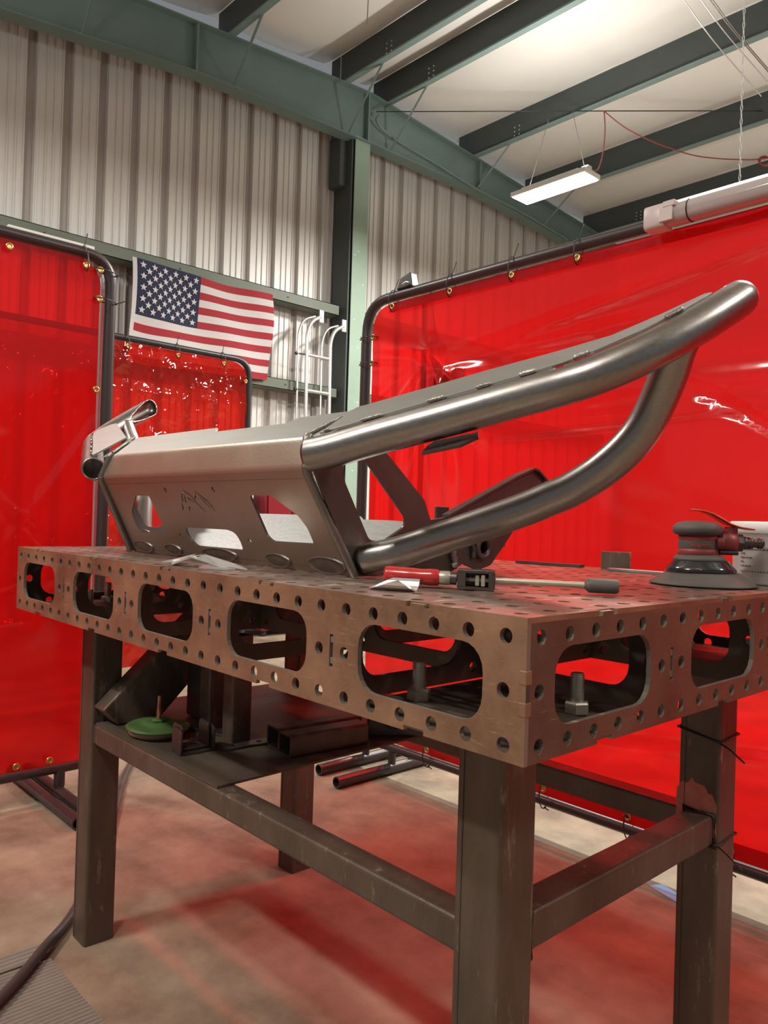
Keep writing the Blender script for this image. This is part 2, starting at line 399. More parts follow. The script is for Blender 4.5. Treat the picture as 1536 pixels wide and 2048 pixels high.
# rigid frame rafter
raf = Thing('roof_rafter', 'deep green steel rafter rising to the ridge along the end wall', 'beam', (-6.05, RIDGE_Y, 5.2))
low = [(-3.9, 4.30), (1.17, 4.88), (2.83, 5.085), (4.72, 5.17), (4.95, 5.18), (6.80, 5.215), (8.67, 5.105), (10.1, 5.0)]
top = [(-3.9, 4.95), (1.17, 5.375), (2.83, 5.53), (4.72, 5.70), (4.95, 5.715), (6.83, 5.60), (8.67, 5.47), (10.1, 5.38)]
m_ = MB(); vs = []; n = len(low)
for x in (-6.055, -6.045):
    vs += [(x, a, b) for a, b in low]+[(x, a, b) for a, b in top]
fs = []
for i in range(n-1):
    fs += [(i, i+1, n+i+1, n+i), (2*n+i, 3*n+i, 3*n+i+1, 2*n+i+1)]
m_.add(vs, fs); raf.part('web', m_, 'green')
for nm, prof in (('bottom_flange', low), ('top_flange', top)):
    m_ = MB()
    for i in range(n-1):
        (ya, za), (yb, zb) = prof[i], prof[i+1]; dz = -.012 if nm[0] == 'b' else .012
        x0, x1 = -6.13, -5.97
        m_.add([(x0, ya, za), (x1, ya, za), (x1, yb, zb), (x0, yb, zb), (x0, ya, za+dz), (x1, ya, za+dz), (x1, yb, zb+dz), (x0, yb, zb+dz)],
               [(0, 1, 2, 3), (7, 6, 5, 4), (0, 4, 5, 1), (1, 5, 6, 2), (2, 6, 7, 3), (3, 7, 4, 0)])
    raf.part(nm, m_, 'green')
def interp(P, y):
    for (a, b), (c, d) in zip(P, P[1:]):
        if a <= y <= c: return b+(d-b)*(y-a)/(c-a)
for ys in (2.83, 4.93, 6.82):
    m_ = MB(); m_.box((-6.12, ys-.012, interp(low, ys)), (-5.98, ys+.012, interp(top, ys))); raf.part('splice_plate', m_, 'green')
# purlins (run along x), Z shape
PY = [-5.4, -4.0, -2.55, -1.1, .35, 1.78, 3.22, 4.64, 5.26, 6.75, 8.15, 9.62]
plabel = {3.22: 'dark green roof purlin crossing the top edge, second left of the ridge', 4.64: 'dark green purlin just left of the roof ridge', 5.26: 'dark green purlin just right of the roof ridge',
          6.75: 'long dark green purlin above the hanging light, second right of the ridge', 8.15: 'dark green purlin passing behind the hanging light', 9.62: 'lowest dark green purlin just above the right curtain'}
for i, y in enumerate(PY):
    zt = interp(top, max(-3.9, min(10.1, y)))
    t = Thing('roof_purlin', plabel.get(y, 'dark green roof purlin out of sight left of the frame, number %d from the eave' % (i+1)), 'purlin', (0, y, zt), 'roof purlins')
    if y not in plabel: t.o['label'] = '%s dark green roof purlin to the left of the picture, counted from the wall' % ['first', 'second', 'third', 'fourth', 'fifth', 'sixth'][i]
    sg = 1 if y > RIDGE_Y else -1
    m_ = MB(); m_.box((-6.3, y-.0015, zt+.012), (8.0, y+.0015, zt+.375)); t.part('web', m_, 'purlin')
    m_ = MB(); m_.box((-6.3, y, zt+.012), (8.0, y-.062, zt+.016)); m_.box((-6.3, y-.062, zt+.012), (8.0, y-.066, zt+.03)); t.part('bottom_flange', m_, 'flange')
    if y in (4.64, 5.26, 6.75, 8.15, 9.62, 3.22):
        for bx in (-5.4, -5.33):
            for bz in (.09, .14, .19): m_ = MB(); m_.lathe([(.009, 0), (.009, .006)], 6, mtx=FR((bx, y-.0015, zt+bz), (0, -1, 0))); t.part('bolt_head', m_, 'chain')
# flange braces from the rafter's lower flange up to the purlins
for i, (yy, xb) in enumerate(((1.78, -5.62), (3.22, -5.52), (4.64, -5.45), (5.26, -5.42), (6.75, -5.45), (8.15, -5.45))):
    t = Thing('flange_brace', 'thin green angle brace from rafter to purlin, %s' % ['nearest the upper left corner', 'above the left stretch of wall', 'just left of the column', 'just right of the column', 'above the right stretch of wall', 'beside the hanging light'][i], 'brace', (-5.98, yy, interp(low, yy)))
    m_ = MB(); m_.tube([(-5.98, yy, interp(low, yy)+.005), (xb, yy, interp(top, yy)+.03)], .014, 4, smooth=False); t.part('angle_bar', m_, 'green')
    m_ = MB(); m_.lathe([(.012, 0), (.012, .012), (.006, .018)], 6, mtx=FR((-5.985, yy, interp(low, yy)+.01), (1, 0, .4))); t.part('bolt', m_, 'chain')
# ceiling: white insulation facing sagging between purlins, one sheet per bay
ceil = empty('ceiling', (0, 0, 5.2)); tag(ceil, 'white vinyl faced roof insulation sagging between purlins', kind='structure')
YS = [-9]+PY+[11.5]
for a, b in zip(YS, YS[1:]):
    for xa, xb in ((-6.4, -4.1), (-4.1, -1.0), (-1.0, 2.1), (2.1, 8.1)):
        vs = []; nx, ny = 12, 8
        for i in range(nx+1):
            for j in range(ny+1):
                x = xa+(xb-xa)*i/nx; y = a+(b-a)*j/ny
                za = interp(top, max(-3.9, min(10.1, a))); zb = interp(top, max(-3.9, min(10.1, b)))
                z = za+(zb-za)*j/ny+.382-.05*math.sin(PI*j/ny)+.012*noise.noise(V((x*1.3, y*1.3, 1)))
                e = min(i, nx-i)/nx
                z += .012*math.exp(-e*30)
                vs.append((x, y, z-5.2))
        fs = [(i*(ny+1)+j, i*(ny+1)+j+1, (i+1)*(ny+1)+j+1, (i+1)*(ny+1)+j) for i in range(nx) for j in range(ny)]
        mb = MB(); mb.add(vs, fs, 0, True); mb.build('insulation_sheet', 'insul', ceil)
mb = MB(); mb.box((-6.5, -9, 6.22), (8.2, 11.6, 6.26)); tag(mb.build('ceiling_deck', 'panel'), kind='structure')
# right-hand far side wall
mb = MB(); mb.box((-6.5, 11.4, 0), (9, 11.5, 6.1)); tag(mb.build('wall_right', 'panel'), kind='structure')

# ================================================================== HIGH BAY LIGHTS
blab = ['bright white LED high bay light hanging from the roof by thin wires']
for i, (x, y, z, l, p) in enumerate(BAYS):
    t = Thing('high_bay_light', blab[0] if i == 0 else ['', 'unseen high bay light hanging behind the right curtain', 'unseen high bay light hanging behind the left curtain', 'unseen high bay light nearly overhead of the camera', 'unseen high bay light hanging far to the right', 'unseen high bay light hanging near the far side wall', 'unseen high bay light hanging to the left of the camera'][i], 'light', (x, y, z))
    m_ = MB(); m_.box((x-l/2, y-.13, z), (x+l/2, y+.13, z+.045)); m_.box((x-l/2+.1, y-.09, z+.045), (x+l/2-.1, y+.09, z+.075)); t.part('housing', m_, 'white', bevel=.006)
    m_ = MB(); m_.box((x-l/2+.02, y-.115, z-.008), (x+l/2-.02, y+.115, z-.0005)); t.part('led_panel', m_, 'lamp')
    zc = interp(top, max(-3.9, min(10.1, y)))+.15
    if i == 0:
        m_ = MB(); m_.tube([(x-l/2+.12, y, z+.07), (-4.668, 6.415, 5.502)], .004, 5); t.part('hanging_wire', m_, 'wire')
        m_ = MB(); m_.tube([(x+l/2-.08, y, z+.07), (-4.49, 6.607, 5.609)], .004, 5); t.part('hanging_wire', m_, 'wire')
        m_ = MB(); m_.box((x+l/2-.10, y-.03, z+.05), (x+l/2-.03, y+.03, z+.10)); t.part('driver_clip', m_, 'white')
    else:
        for sx in (-.3, .3):
            m_ = MB(); m_.tube([(x+sx, y, z+.07), (x+sx, y, zc)], .004, 5); t.part('hanging_wire', m_, 'wire')

# ================================================================== WELDING CURTAINS
def cloth(pfun, nu, nv):
    vs = [pfun(i/nu, j/nv) for i in range(nu+1) for j in range(nv+1)]
    fs = [(i*(nv+1)+j, i*(nv+1)+j+1, (i+1)*(nv+1)+j+1, (i+1)*(nv+1)+j) for i in range(nu) for j in range(nv)]
    mb = MB(); mb.add(vs, fs, 0, True); return mb
def grommet(t, p, nrm, tie=None):
    nr = V(nrm).normalized(); m_ = MB()
    m_.lathe([(.006, .001), (.007, .004), (.011, .004), (.013, .0015), (.013, -.001)], 14, mtx=FR(V(p)+nr*.002, nr)); t.part('grommet', m_, 'brass')
    if tie is not None:
        m_ = MB(); c = (V(p)+V(tie))/2; a = (V(tie)-V(p)); L = a.length/2+.024; a.normalize()
        pts = [c+a*math.cos(q)*L+nr*math.sin(q)*.026 for q in [2*PI*k/12 for k in range(12)]]
        m_.tube(pts, .0022, 5, closed=True); m_.tube([V(tie)+a*.018, V(tie)+a*.05+V((.01, .01, .02))], .0022, 4); t.part('cable_tie', m_, 'black')

# ---- right curtain in plane y = 1.56
RY = 1.56
t = Thing('welding_screen', 'large red translucent welding curtain on a pipe frame behind the table on the right', 'curtain', (-.2, RY, 0))
X0, X1, Z0, Z1 = -2.045, 1.75, .105, 1.955
m_ = MB(); m_.tube(rpath([(X0, RY, .04), (X0, RY, Z1), (X1, RY, Z1), (X1, RY, .04)], .13, 8), .021, 14); t.part('frame_pipe', m_, 'pipe')
m_ = MB(); m_.tube([(X0+.02, RY, Z0), (X1-.02, RY, Z0)], .017, 12); t.part('bottom_pipe', m_, 'pipe')
m_ = MB(); m_.tube([(X0-.045, RY+.03, .04), (X0-.045, RY+.03, 1.80)], .017, 12); m_.tube([(X0+.24, RY+.11, .04), (X0+.24, RY+.11, 1.97)], .012, 10); t.part('rear_pole', m_, 'pipe')
for dx in (-.02, .14):
    m_ = MB(); m_.tube([(-1.95+dx, 1.27 if dx > 0 else 1.31, .024), (-1.95+dx, 1.90, .024)], .022, 12, hollow=.8)
    fo = t.part('foot_pipe', m_, 'pipe')
    m_ = MB(); m_.tube([(-1.95+dx, RY, .04), (-1.95+dx, RY, Z0)], .016, 10); t.part('foot_stub', m_, 'pipe')
def rc(u, v):
    x = X0+.045+(X1-X0-.09)*u; z = Z0+.02+(Z1-Z0-.045)*v
    # rounded hanging corner and scalloped top edge
    if v > .97: z -= .008*abs(math.sin(x*9.5))
    cx = X0+.045+.10; cz = Z1-.025-.10
    if x < cx and z > cz:
        d = V((x-cx, z-cz)); L = max(abs(d.x), abs(d.y)); s = L/max(d.length, 1e-6); x, z = cx+d.x*s, cz+d.y*s
    y = RY+.010*noise.noise(V((x*1.6, z*1.2, 3)))+.006*math.sin(x*2.2+z*1.1)
    # fan of creases under the hook at (-1.66, 1.70)
    dx, dz = x+1.66, z-1.70
    r = math.hypot(dx, dz); a = math.atan2(dx, -dz)
    if dz < 0 and abs(a) < 1.1: y += -.014*math.exp(-((r-.25)/.2)**2)*math.cos(a*17)*math.cos(a*1.4)
    y += -.018*math.exp(-(r/.05)**2)
    # long shallow folds leaving the bumper's wing
    for (xa, za, sl, am, wd) in ((-.95, 1.74, .16, .012, .022), (-1.15, 1.66, .03, .012, .025), (-.5, 1.42, .06, .010, .03), (-.2, 1.50, -.05, .010, .035), (-.9, 1.36, .04, .012, .015), (-.35, 1.30, -.6, .010, .02), (-1.35, 1.62, -.15, .010, .03), (-.6, .42, .12, .012, .03)):
        dd = (z-za-sl*(x-xa)); y += am*math.exp(-(dd/wd)**2)*math.exp(-((x-xa)/.55)**2)
    return (x, y, z)
t.part('vinyl_sheet', cloth(rc, 260, 130), 'red')
def hem(a, b, wv, off=-.003):
    m_ = MB(); a, b, wv = V(a), V(b), V(wv)
    n = 40; vs = []
    for i in range(n+1):
        p = a+(b-a)*i/n
        yy = RY+.006*math.sin(p.x*2.2+p.z*1.1)-.014
        vs += [(p.x, yy, p.z), (p.x+wv.x, yy, p.z+wv.z)]
    m_.add(vs, [(2*i, 2*i+2, 2*i+3, 2*i+1) for i in range(n)], 0, True); return m_
t.part('bottom_hem', hem((X0+.1, 0, Z0+.025), (X1-.1, 0, Z0+.025), (0, 0, .045)), 'red_hem')
t.part('top_hem', hem((X0+.16, 0, Z1-.07), (X1-.1, 0, Z1-.07), (0, 0, .038)), 'red_hem')
for gx in (-1.87, -1.55, -1.255, -.985, -.73, -.4, -.1, .2, .5, .8, 1.1, 1.4): 
    if not -.78 < gx < .3: grommet(t, (gx, RY-.016, Z1-.045), (0, -1, 0), (gx, RY-.012, Z1))
for gz in (1.80, 1.69, 1.33, 1.0, .6): grommet(t, (X0+.06, RY-.016, gz), (0, -1, 0), (X0, RY-.012, gz))
for gx in (-1.6, -1.36, -1.06, -.75, -.44, -.1, .3, .7, 1.1): grommet(t, (gx, RY-.016, Z0+.045), (0, -1, 0), (gx, RY-.012, Z0))

# ---- left curtain in plane x = -2.35
LX = -2.35
t = Thing('welding_screen', 'red translucent welding curtain at the left edge with grommets down its right side', 'curtain', (LX, -.4, 0))
Y0, Y1, Z0, Z1 = -1.6, .556, .105, 1.965
m_ = MB(); m_.tube(rpath([(LX, Y0, .04), (LX, Y0, Z1), (LX, Y1, Z1), (LX, Y1, .04)], .10, 8), .021, 14); t.part('frame_pipe', m_, 'pipe')
m_ = MB(); m_.tube([(LX, Y0, Z0), (LX, Y1, Z0)], .017, 12); t.part('bottom_pipe', m_, 'pipe')
m_ = MB(); m_.tube([(LX-.045, Y1-.005, .04), (LX-.045, Y1-.005, 1.9)], .015, 10); t.part('rear_pole', m_, 'alu')
for dy in (0, -.06):
    m_ = MB(); m_.tube([(LX-.33, .43+dy, .023), (LX+.33, .43+dy, .023)], .02, 12, hollow=.8); t.part('foot_pipe', m_, 'pipe')
m_ = MB(); m_.tube([(LX, .43, .04), (LX, .43, Z0)], .019, 10); t.part('foot_stub', m_, 'pipe')
def lc(u, v):
    y = Y0+.03+(Y1-Y0-.075)*u; z = Z0+.02+(Z1-Z0-.045)*v
    cy = Y1-.045-.09; cz = Z1-.025-.09
    if y > cy and z > cz:
        d = V((y-cy, z-cz)); L = max(abs(d.x), abs(d.y)); s = L/max(d.length, 1e-6); y, z = cy+d.x*s, cz+d.y*s
    x = LX+.02+.012*noise.noise(V((y*1.7, z*1.2, 9)))+.005*math.sin(y*3+z*2)
    for (ya, za, sl, am, wd) in ((.35, .95, -.9, .008, .04), (.3, .78, .35, .008, .05), (.42, 1.2, 1.5, .006, .03), (.1, .62, .15, .010, .05)):
        dd = (z-za-sl*(y-ya)); x += am*math.exp(-(dd/wd)**2)*math.exp(-((y-ya)/.22)**2)
    return (x, y, z)
t.part('vinyl_sheet', cloth(lc, 110, 100), 'red')
for gy in (-.7, -.1, .19, .45): grommet(t, (LX+.034, gy, Z1-.055), (1, 0, 0), (LX+.016, gy, Z1) if gy != .19 else None)
for gz in (1.905, 1.80, 1.47, 1.15, .82, .5): grommet(t, (LX+.034, Y1-.055, gz), (1, 0, 0), (LX+.016, Y1, gz) if gz in (1.905, 1.80) else None)
for gy in (.27, .38): grommet(t, (LX+.034, gy, Z0+.045), (1, 0, 0))

# ---- white batten clipped on the left curtain's top rail
t = Thing('wooden_batten', 'pale painted batten lying on the left curtain top rail', 'board', (LX-.08, .3, 1.985))
m_ = MB(); m_.box((LX-.09, .215, 1.978), (LX-.07, .52, 2.02)); t.part('board', m_, 'white', bevel=.002)
m_ = MB()
for yy in (.24, .5): m_.lathe([(.005, 0), (.005, .003)], 8, mtx=FR((LX-.07, yy, 2.0), (1, 0, 0)))
t.part('screw_head', m_, 'black')

# ---- small crumpled curtain, plane x = -3.65
SX = -3.65
t = Thing('welding_screen', 'smaller creased red welding curtain with quilted folds below the flag', 'curtain', (SX, 1, 0))
Y0, Y1, Z0, Z1 = -.5, 2.0, .15, 1.985
m_ = MB(); m_.tube(rpath([(SX, Y0, .0), (SX, Y0, Z1), (SX, Y1, Z1), (SX, Y1, .0)], .11, 8), .019, 12); t.part('frame_pipe', m_, 'black')
def sc_(u, v):
    y = Y0+.03+(Y1-Y0-.06)*u; z = Z0+.02+(Z1-Z0-.045)*v
    cy = Y1-.03-.09; cz = Z1-.025-.09
    if y > cy and z > cz:
        d = V((y-cy, z-cz)); L = max(abs(d.x), abs(d.y)); s = L/max(d.length, 1e-6); y, z = cy+d.x*s, cz+d.y*s
    x = SX+.02
    # fold grid from being packed flat
    g = .32
    fy = abs(((y-.1)/g) % 1-.5)*2; fz = abs(((z-.02)/.42) % 1-.5)*2
    x += .010*(fy**6)+.010*(fz**8)
    x += .018*noise.noise(V((y*7, z*5, 2)))+.008*noise.noise(V((y*19, z*15, 5)))
    return (x, y, z)
t.part('vinyl_sheet', cloth(sc_, 200, 150), 'red2')
for gy in (1.2, 1.5, 1.8): grommet(t, (SX+.035, gy, Z1-.05), (1, 0, 0), (SX+.018, gy, Z1))
for gz in (1.85, 1.55, 1.2): grommet(t, (SX+.035, Y1-.045, gz), (1, 0, 0))

# ---- black clamp on the right curtain's rail, tool pouch behind, tube light, chain
t = Thing('rail_clip', 'black plastic clip sitting on the right curtain top rail near its left corner', 'clip', (-1.79, RY, 1.975))
m_ = MB()
m_.add([(-1.85, RY-.02, 1.972), (-1.76, RY-.02, 1.972), (-1.76, RY+.03, 1.972), (-1.85, RY+.03, 1.972), (-1.83, RY-.015, 2.02), (-1.775, RY-.015, 2.035), (-1.775, RY+.025, 2.035), (-1.83, RY+.025, 2.02)],
       [(0, 3, 2, 1), (4, 5, 6, 7), (0, 1, 5, 4), (1, 2, 6, 5), (2, 3, 7, 6), (3, 0, 4, 7)]); t.part('clip_body', m_, 'black', bevel=.006)
m_ = MB(); m_.tube([(-1.80, RY-.03, 1.985), (-1.78, RY-.03, 1.99), (-1.765, RY-.03, 1.985)], .004, 6); t.part('clip_lever', m_, 'alu')
t = Thing('hanging_tool', 'dark tool pouch seen as a shadow through the right curtain near its left pole', 'pouch', (-1.60, RY+.045, 1.47))
m_ = MB(); m_.plate([(-.085, -.02), (-.075, -.055), (.05, -.055), (.065, -.03), (.065, .10), (.03, .115), (.01, .08), (-.02, .10), (-.09, .16), (-.115, .17), (-.10, .14), (-.08, .10)], [], .03, ((-1.60, RY+.04, 1.53), (1, 0, 0), (0, 0, 1)))
t.part('pouch_body', m_, 'black', bevel=.004)
m_ = MB(); m_.tube([(-1.66, RY+.05, 1.69), (-1.68, RY+.045, 1.78), (-1.70, RY+.03, 1.95)], .004, 6); t.part('hook', m_, 'black')

t = Thing('tube_light', 'unlit vapour-tight tube light with a white end cap resting on the right curtain rail', 'light', (-.4, 1.48, 1.90))
def capsule(mb, xa, xb, hz, hy, n=20, sq=3.2):
    pts = []
    for k in range(n):
        a = 2*PI*k/n; ca, sa = math.cos(a), math.sin(a)
        pts.append((math.copysign(abs(ca)**(2/sq), ca)*hy, math.copysign(abs(sa)**(2/sq), sa)*hz))
    vs = [(xa, 1.49+p, 1.940+q) for p, q in pts]+[(xb, 1.49+p, 1.940+q) for p, q in pts]
    mb.add(vs, [(k, (k+1) % n, n+(k+1) % n, n+k) for k in range(n)], 0, True)
    mb.add(vs[:n], [tuple(range(n-1, -1, -1))]); mb.add(vs[n:], [tuple(range(n))])
    return mb
t.part('end_cap', capsule(MB(), -.705, -.643, .036, .034, sq=5), 'pinkwhite', bevel=.003)
m_ = MB(); m_.box((-.653, 1.452, 1.915), (-.613, 1.462, 1.955)); m_.box((-.643, 1.452, 1.955), (-.608, 1.5, 1.972)); t.part('end_latch', m_, 'pinkwhite', bevel=.002)
t.part('lens', capsule(MB(), -.65, .60, .030, .031, 24, 2.4), 'lens')
m_ = MB(); m_.box((-.64, 1.475, 1.966), (.55, 1.505, 1.975)); t.part('back_rail', m_, 'alu')
m_ = MB(); n = 20
m_.tube([(-.575, 1.49+.0325*math.cos(2*PI*k/n), 1.94+.0315*math.sin(2*PI*k/n)) for k in range(n)], .0022, 5, closed=True); t.part('cable_tie', m_, 'black')
# bright chain holding it
t = Thing('hanging_chain', 'thin bright chain hanging down to the tube light at upper right', 'chain', (-.44, 1.49, 1.975))
m_ = MB(); z = 1.975; k = 0
while z < 5.55:
    d = V((.0028, 0, 0)) if k % 2 else V((0, .0028, 0))
    m_.tube([V((-.44, 1.49, z))+d*math.cos(q)+V((0, 0, 1))*math.sin(q)*.0105 for q in [2*PI*j/6 for j in range(6)]], .0012, 3, closed=True, smooth=False)
    z += .019; k += 1
ch = m_.build('chain_links', 'chain', t.o); ch.matrix_parent_inverse = Matrix.Translation(-t.loc); ch['kind'] = 'stuff'

# ---- wires near the roof
t = Thing('support_cable', 'taut dark steel cable strung level below the roof, right of the column', 'cable', (-5.88, 5.1, 5.547))
m_ = MB(); m_.tube([(-5.97, 5.02, 5.54), (-4.49, 6.607, 5.609), (-3.02, 8.19, 5.676), (-1.654, 9.672, 5.738)], .006, 6); t.part('cable', m_, 'black')
t = Thing('power_cord', 'dark red cord drooping from the cable to the hanging light and off to the right', 'cord', (-4.14, 6.7, 5.5))
def cordpt(px, py, d):
    r = cf+cr*(px-768)/1554.4-cu*(py-1024)/1554.4
    return V((.4704, -.6348, 1.0323))+r*d
CP = [V(p) for p in ((-4.235, 6.882, 5.618), (-4.143, 6.689, 5.513), (-3.986, 6.86, 5.342), (-3.801, 7.063, 5.21), (-3.616, 7.264, 5.116), (-3.432, 7.464, 5.054), (-3.174, 7.742, 5.033), (-2.932, 8.004, 5.06), (-2.5, 8.4, 5.2))]; CP = CP[1:]
m_ = MB(); m_.tube(catmull(CP, 8), .007, 6); t.part('cord', m_, 'redcord')
m_ = MB(); m_.tube(catmull([(-4.143, 6.689, 5.513), (-4.023, 6.528, 5.207), (-3.872, 6.254, 4.799), (-3.739, 5.961, 4.508), (-3.56, 5.56, 4.33)], 8), .007, 6); t.part('cord_drop', m_, 'redcord')
m_ = MB()
for q in range(3): m_.tube([V((-2.96, 7.97+q*.02, 5.03))+V((math.cos(a)*.06*.7, math.cos(a)*.06*.7, math.sin(a)*.05)) for a in [2*PI*k/14 for k in range(14)]], .007, 5, closed=True)
t.part('cord_coil', m_, 'redcord')
t = Thing('conduit', 'thin green conduit curving down along the rafter right of the column', 'conduit', (-5.95, 5.05, 5.5))
m_ = MB(); m_.tube(catmull([(-5.95, 5.05, 5.50), (-5.95, 5.02, 5.42), (-5.95, 5.25, 5.33), (-5.95, 6.0, 5.27), (-5.95, 6.75, 5.20), (-5.95, 7.6, 5.18), (-5.95, 8.7, 5.10)], 6), .014, 8); t.part('conduit_tube', m_, 'green')
t = Thing('hanging_rod', 'thin straight rod dropping from the ceiling left of the column', 'rod', (-6.0, 4.5, 5.6))
m_ = MB(); m_.tube([(-5.93, 4.47, 5.67), (-5.93, 4.47, 5.9)], .006, 6); m_.tube([(-5.0, 4.02, 5.62), (-4.99, 4.02, 5.9)], .006, 6); t.part('rod', m_, 'wire')
t = Thing('wire_bundle', 'bundle of pale wires crossing below the purlins at the upper right corner', 'wires', (-2, 4.6, 5.6))
WB = [([(-2.659, 5.641, 5.624), (-2.541, 5.919, 5.37), (-2.434, 6.185, 5.179), (-2.307, 6.472, 4.968)], 'chain'),
      ([(-2.625, 5.677, 5.66), (-2.506, 5.956, 5.406), (-2.398, 6.222, 5.215), (-2.271, 6.51, 5.005)], 'wire'),
      ([(-2.721, 5.574, 5.545), (-2.604, 5.852, 5.289), (-2.498, 6.117, 5.097), (-2.372, 6.403, 4.885)], 'chain'),
      ([(-2.596, 5.709, 5.636), (-2.477, 5.988, 5.381), (-2.368, 6.255, 5.19), (-2.24, 6.544, 4.98)], 'wire')]
for pts, mm in WB:
    m_ = MB(); m_.tube(catmull(pts, 6), .005, 5); t.part('wire', m_, mm)

# ================================================================== FLAG
FX = -6.09
t = Thing('flag', 'american flag with stars and stripes pinned to the wall girt', 'flag', (FX, 3.0, 2.4))
FW, FH = 1.50, .86
def fp(u, v):            # u along the fly 0..1, v down 0..1
    y = 2.305+u*FW*.985
    z = 3.262-u*.010-v*FH
    z -= .055*math.sin(PI*u)*(.35+.3*v)          # sag between pins
    z += -.055*v*math.exp(-((u-.05)/.25)**2)
    w = .022*math.sin(u*7+v*3.2)+.015*math.sin(u*15-v*5+1)+.02*v*noise.noise(V((u*3, v*3, 0)))
    w += .02*math.sin((u*1.1+v)*6)*math.exp(-((u-.28)/.2)**2)
    return V((FX+.03+w, y+.01*math.sin(v*5), z))
for k in range(13):
    m_ = MB(); u0 = .455 if k < 7 else .025; nu = 36; vs = []
    for i in range(nu+1):
        u = u0+(1-u0)*i/nu
        for j in range(4): vs.append(fp(u, (k+j/3)/13))
    m_.add(vs, [(i*4+j, i*4+j+1, (i+1)*4+j+1, (i+1)*4+j) for i in range(nu) for j in range(3)], 0, True)
    t.part('stripe', m_, 'flag_red' if k % 2 == 0 else 'flag_white')
m_ = MB(); nu = 24; nv = 21; vs = [fp(.025+.43*i/nu, 7/13*j/nv) for i in range(nu+1) for j in range(nv+1)]
m_.add(vs, [(i*(nv+1)+j, i*(nv+1)+j+1, (i+1)*(nv+1)+j+1, (i+1)*(nv+1)+j) for i in range(nu) for j in range(nv)], 0, True)
can = t.part('canton', m_, 'flag_blue')
m_ = MB(); vs = [fp(.025*i, j/20) for i in range(2) for j in range(21)]
m_.add(vs, [(j, j+1, 22+j, 21+j) for j in range(20)], 0, True); t.part('header_tape', m_, 'flag_white')
for r in range(9):
    for c in range(6 if r % 2 == 0 else 5):
        u = .025+.43*((2*c+1+(r % 2))/12); v = 7/13*(r+1)/10
        m_ = MB(); vs = [fp(u, v)+V((.006, 0, 0))]
        for k in range(10):
            rr = .032 if k % 2 == 0 else .0135; a = 2*PI*k/10
            du = rr*math.sin(a)/FW; dv = -rr*math.cos(a)/FH
            vs.append(fp(u+du, v+dv)+V((.005, 0, 0)))
        m_.add(vs, [(0, 1+(k+1) % 10, 1+k) for k in range(10)]); t.part('star', m_, 'flag_white', parent=can)

# ================================================================== LADDER
t = Thing('hook_ladder', 'short aluminium hook ladder standing against the end wall beside the column', 'ladder', (-6.05, 4.35, 0))
LDX = -6.02
for yy, top_ in ((4.205, 2.94), (4.515, 2.90)):
    m_ = MB(); m_.tube(rpath([(LDX, yy+.04, .3), (LDX, yy, top_), (LDX, yy+.05, top_+.13), (LDX, yy+.17, top_+.20)], .12, 6), .021, 10); t.part('rail', m_, 'alu')
    m_ = MB(); m_.tube(rpath([(LDX-.03, yy-.07, .3), (LDX-.03, yy-.09, top_), (LDX-.03, yy-.03, top_+.14), (LDX-.03, yy+.12, top_+.20)], .12, 6), .012, 8); t.part('rear_rail', m_, 'alu')
    m_ = MB(); m_.box((LDX-.005, yy+.15, top_+.14), (LDX+.012, yy+.205, top_+.27)); t.part('hook_pad', m_, 'white', bevel=.003)
for zz in (2.715, 2.345, 1.98, 1.6, 1.2, .8):
    m_ = MB(); m_.tube([(LDX, 4.21, zz), (LDX, 4.53, zz)], .017, 10); t.part('rung', m_, 'alu')
    m_ = MB(); m_.tube([(LDX-.03, 4.10, zz), (LDX, 4.21, zz)], .008, 8); m_.tube([(LDX-.03, 4.085, zz), (LDX-.03, 4.11, zz)], .016, 8); t.part('spacer_bolt', m_, 'black')

# ---- far red cabinet and white machine seen through the bumper window
t = Thing('tool_cabinet', 'red steel tool cabinet far behind the bumper, seen through its right window', 'cabinet', (-5.3, 3.25, 0))
m_ = MB(); m_.box((-5.55, 3.10, .05), (-5.05, 3.70, 1.30)); t.part('body', m_, 'redcab', bevel=.01)
for k in range(9):
    z = .10+k*.128; m_ = MB(); m_.box((-5.048, 3.38, z), (-5.035, 3.68, z+.115)); d = t.part('drawer', m_, 'redcab', bevel=.003)
    m_ = MB(); m_.box((-5.034, 3.40, z+.095), (-5.022, 3.66, z+.105)); t.part('drawer_handle', m_, 'alu', parent=d)
m_ = MB(); m_.box((-5.048, 3.12, .1), (-5.03, 3.36, 1.28)); t.part('side_door', m_, 'redcab', bevel=.006)
for a, b in ((-5.5, 3.15), (-5.1, 3.15), (-5.5, 3.65), (-5.1, 3.65)):
    m_ = MB(); m_.lathe([(.03, 0), (.03, .05)], 10, mtx=FR((a, b, 0), (0, 0, 1))); t.part('foot', m_, 'black')
t = Thing('white_cart', 'pale cart panel with a dark wheel beside the red tool cabinet', 'cart', (-5.2, 2.8, 0))
m_ = MB(); m_.box((-5.6, 2.30, .30), (-5.1, 3.02, 1.35)); t.part('body', m_, 'white', bevel=.02)
m_ = MB(); m_.lathe([(.05, 0), (.16, 0), (.17, .015), (.17, .045), (.16, .06), (.05, .06)], 28, mtx=FR((-5.10, 2.90, .97), (1, 0, 0))); t.part('spare_wheel', m_, 'black')
for a in (2.45, 2.9):
    for b in (-5.5, -5.2):
        m_ = MB(); m_.lathe([(.15, 0), (.15, .05)], 20, mtx=FR((b, a, .15), (1, 0, 0))); t.part('wheel', m_, 'black')
        m_ = MB(); m_.box((b+.01, a-.02, .15), (b+.04, a+.02, .32)); t.part('axle_bracket', m_, 'black')

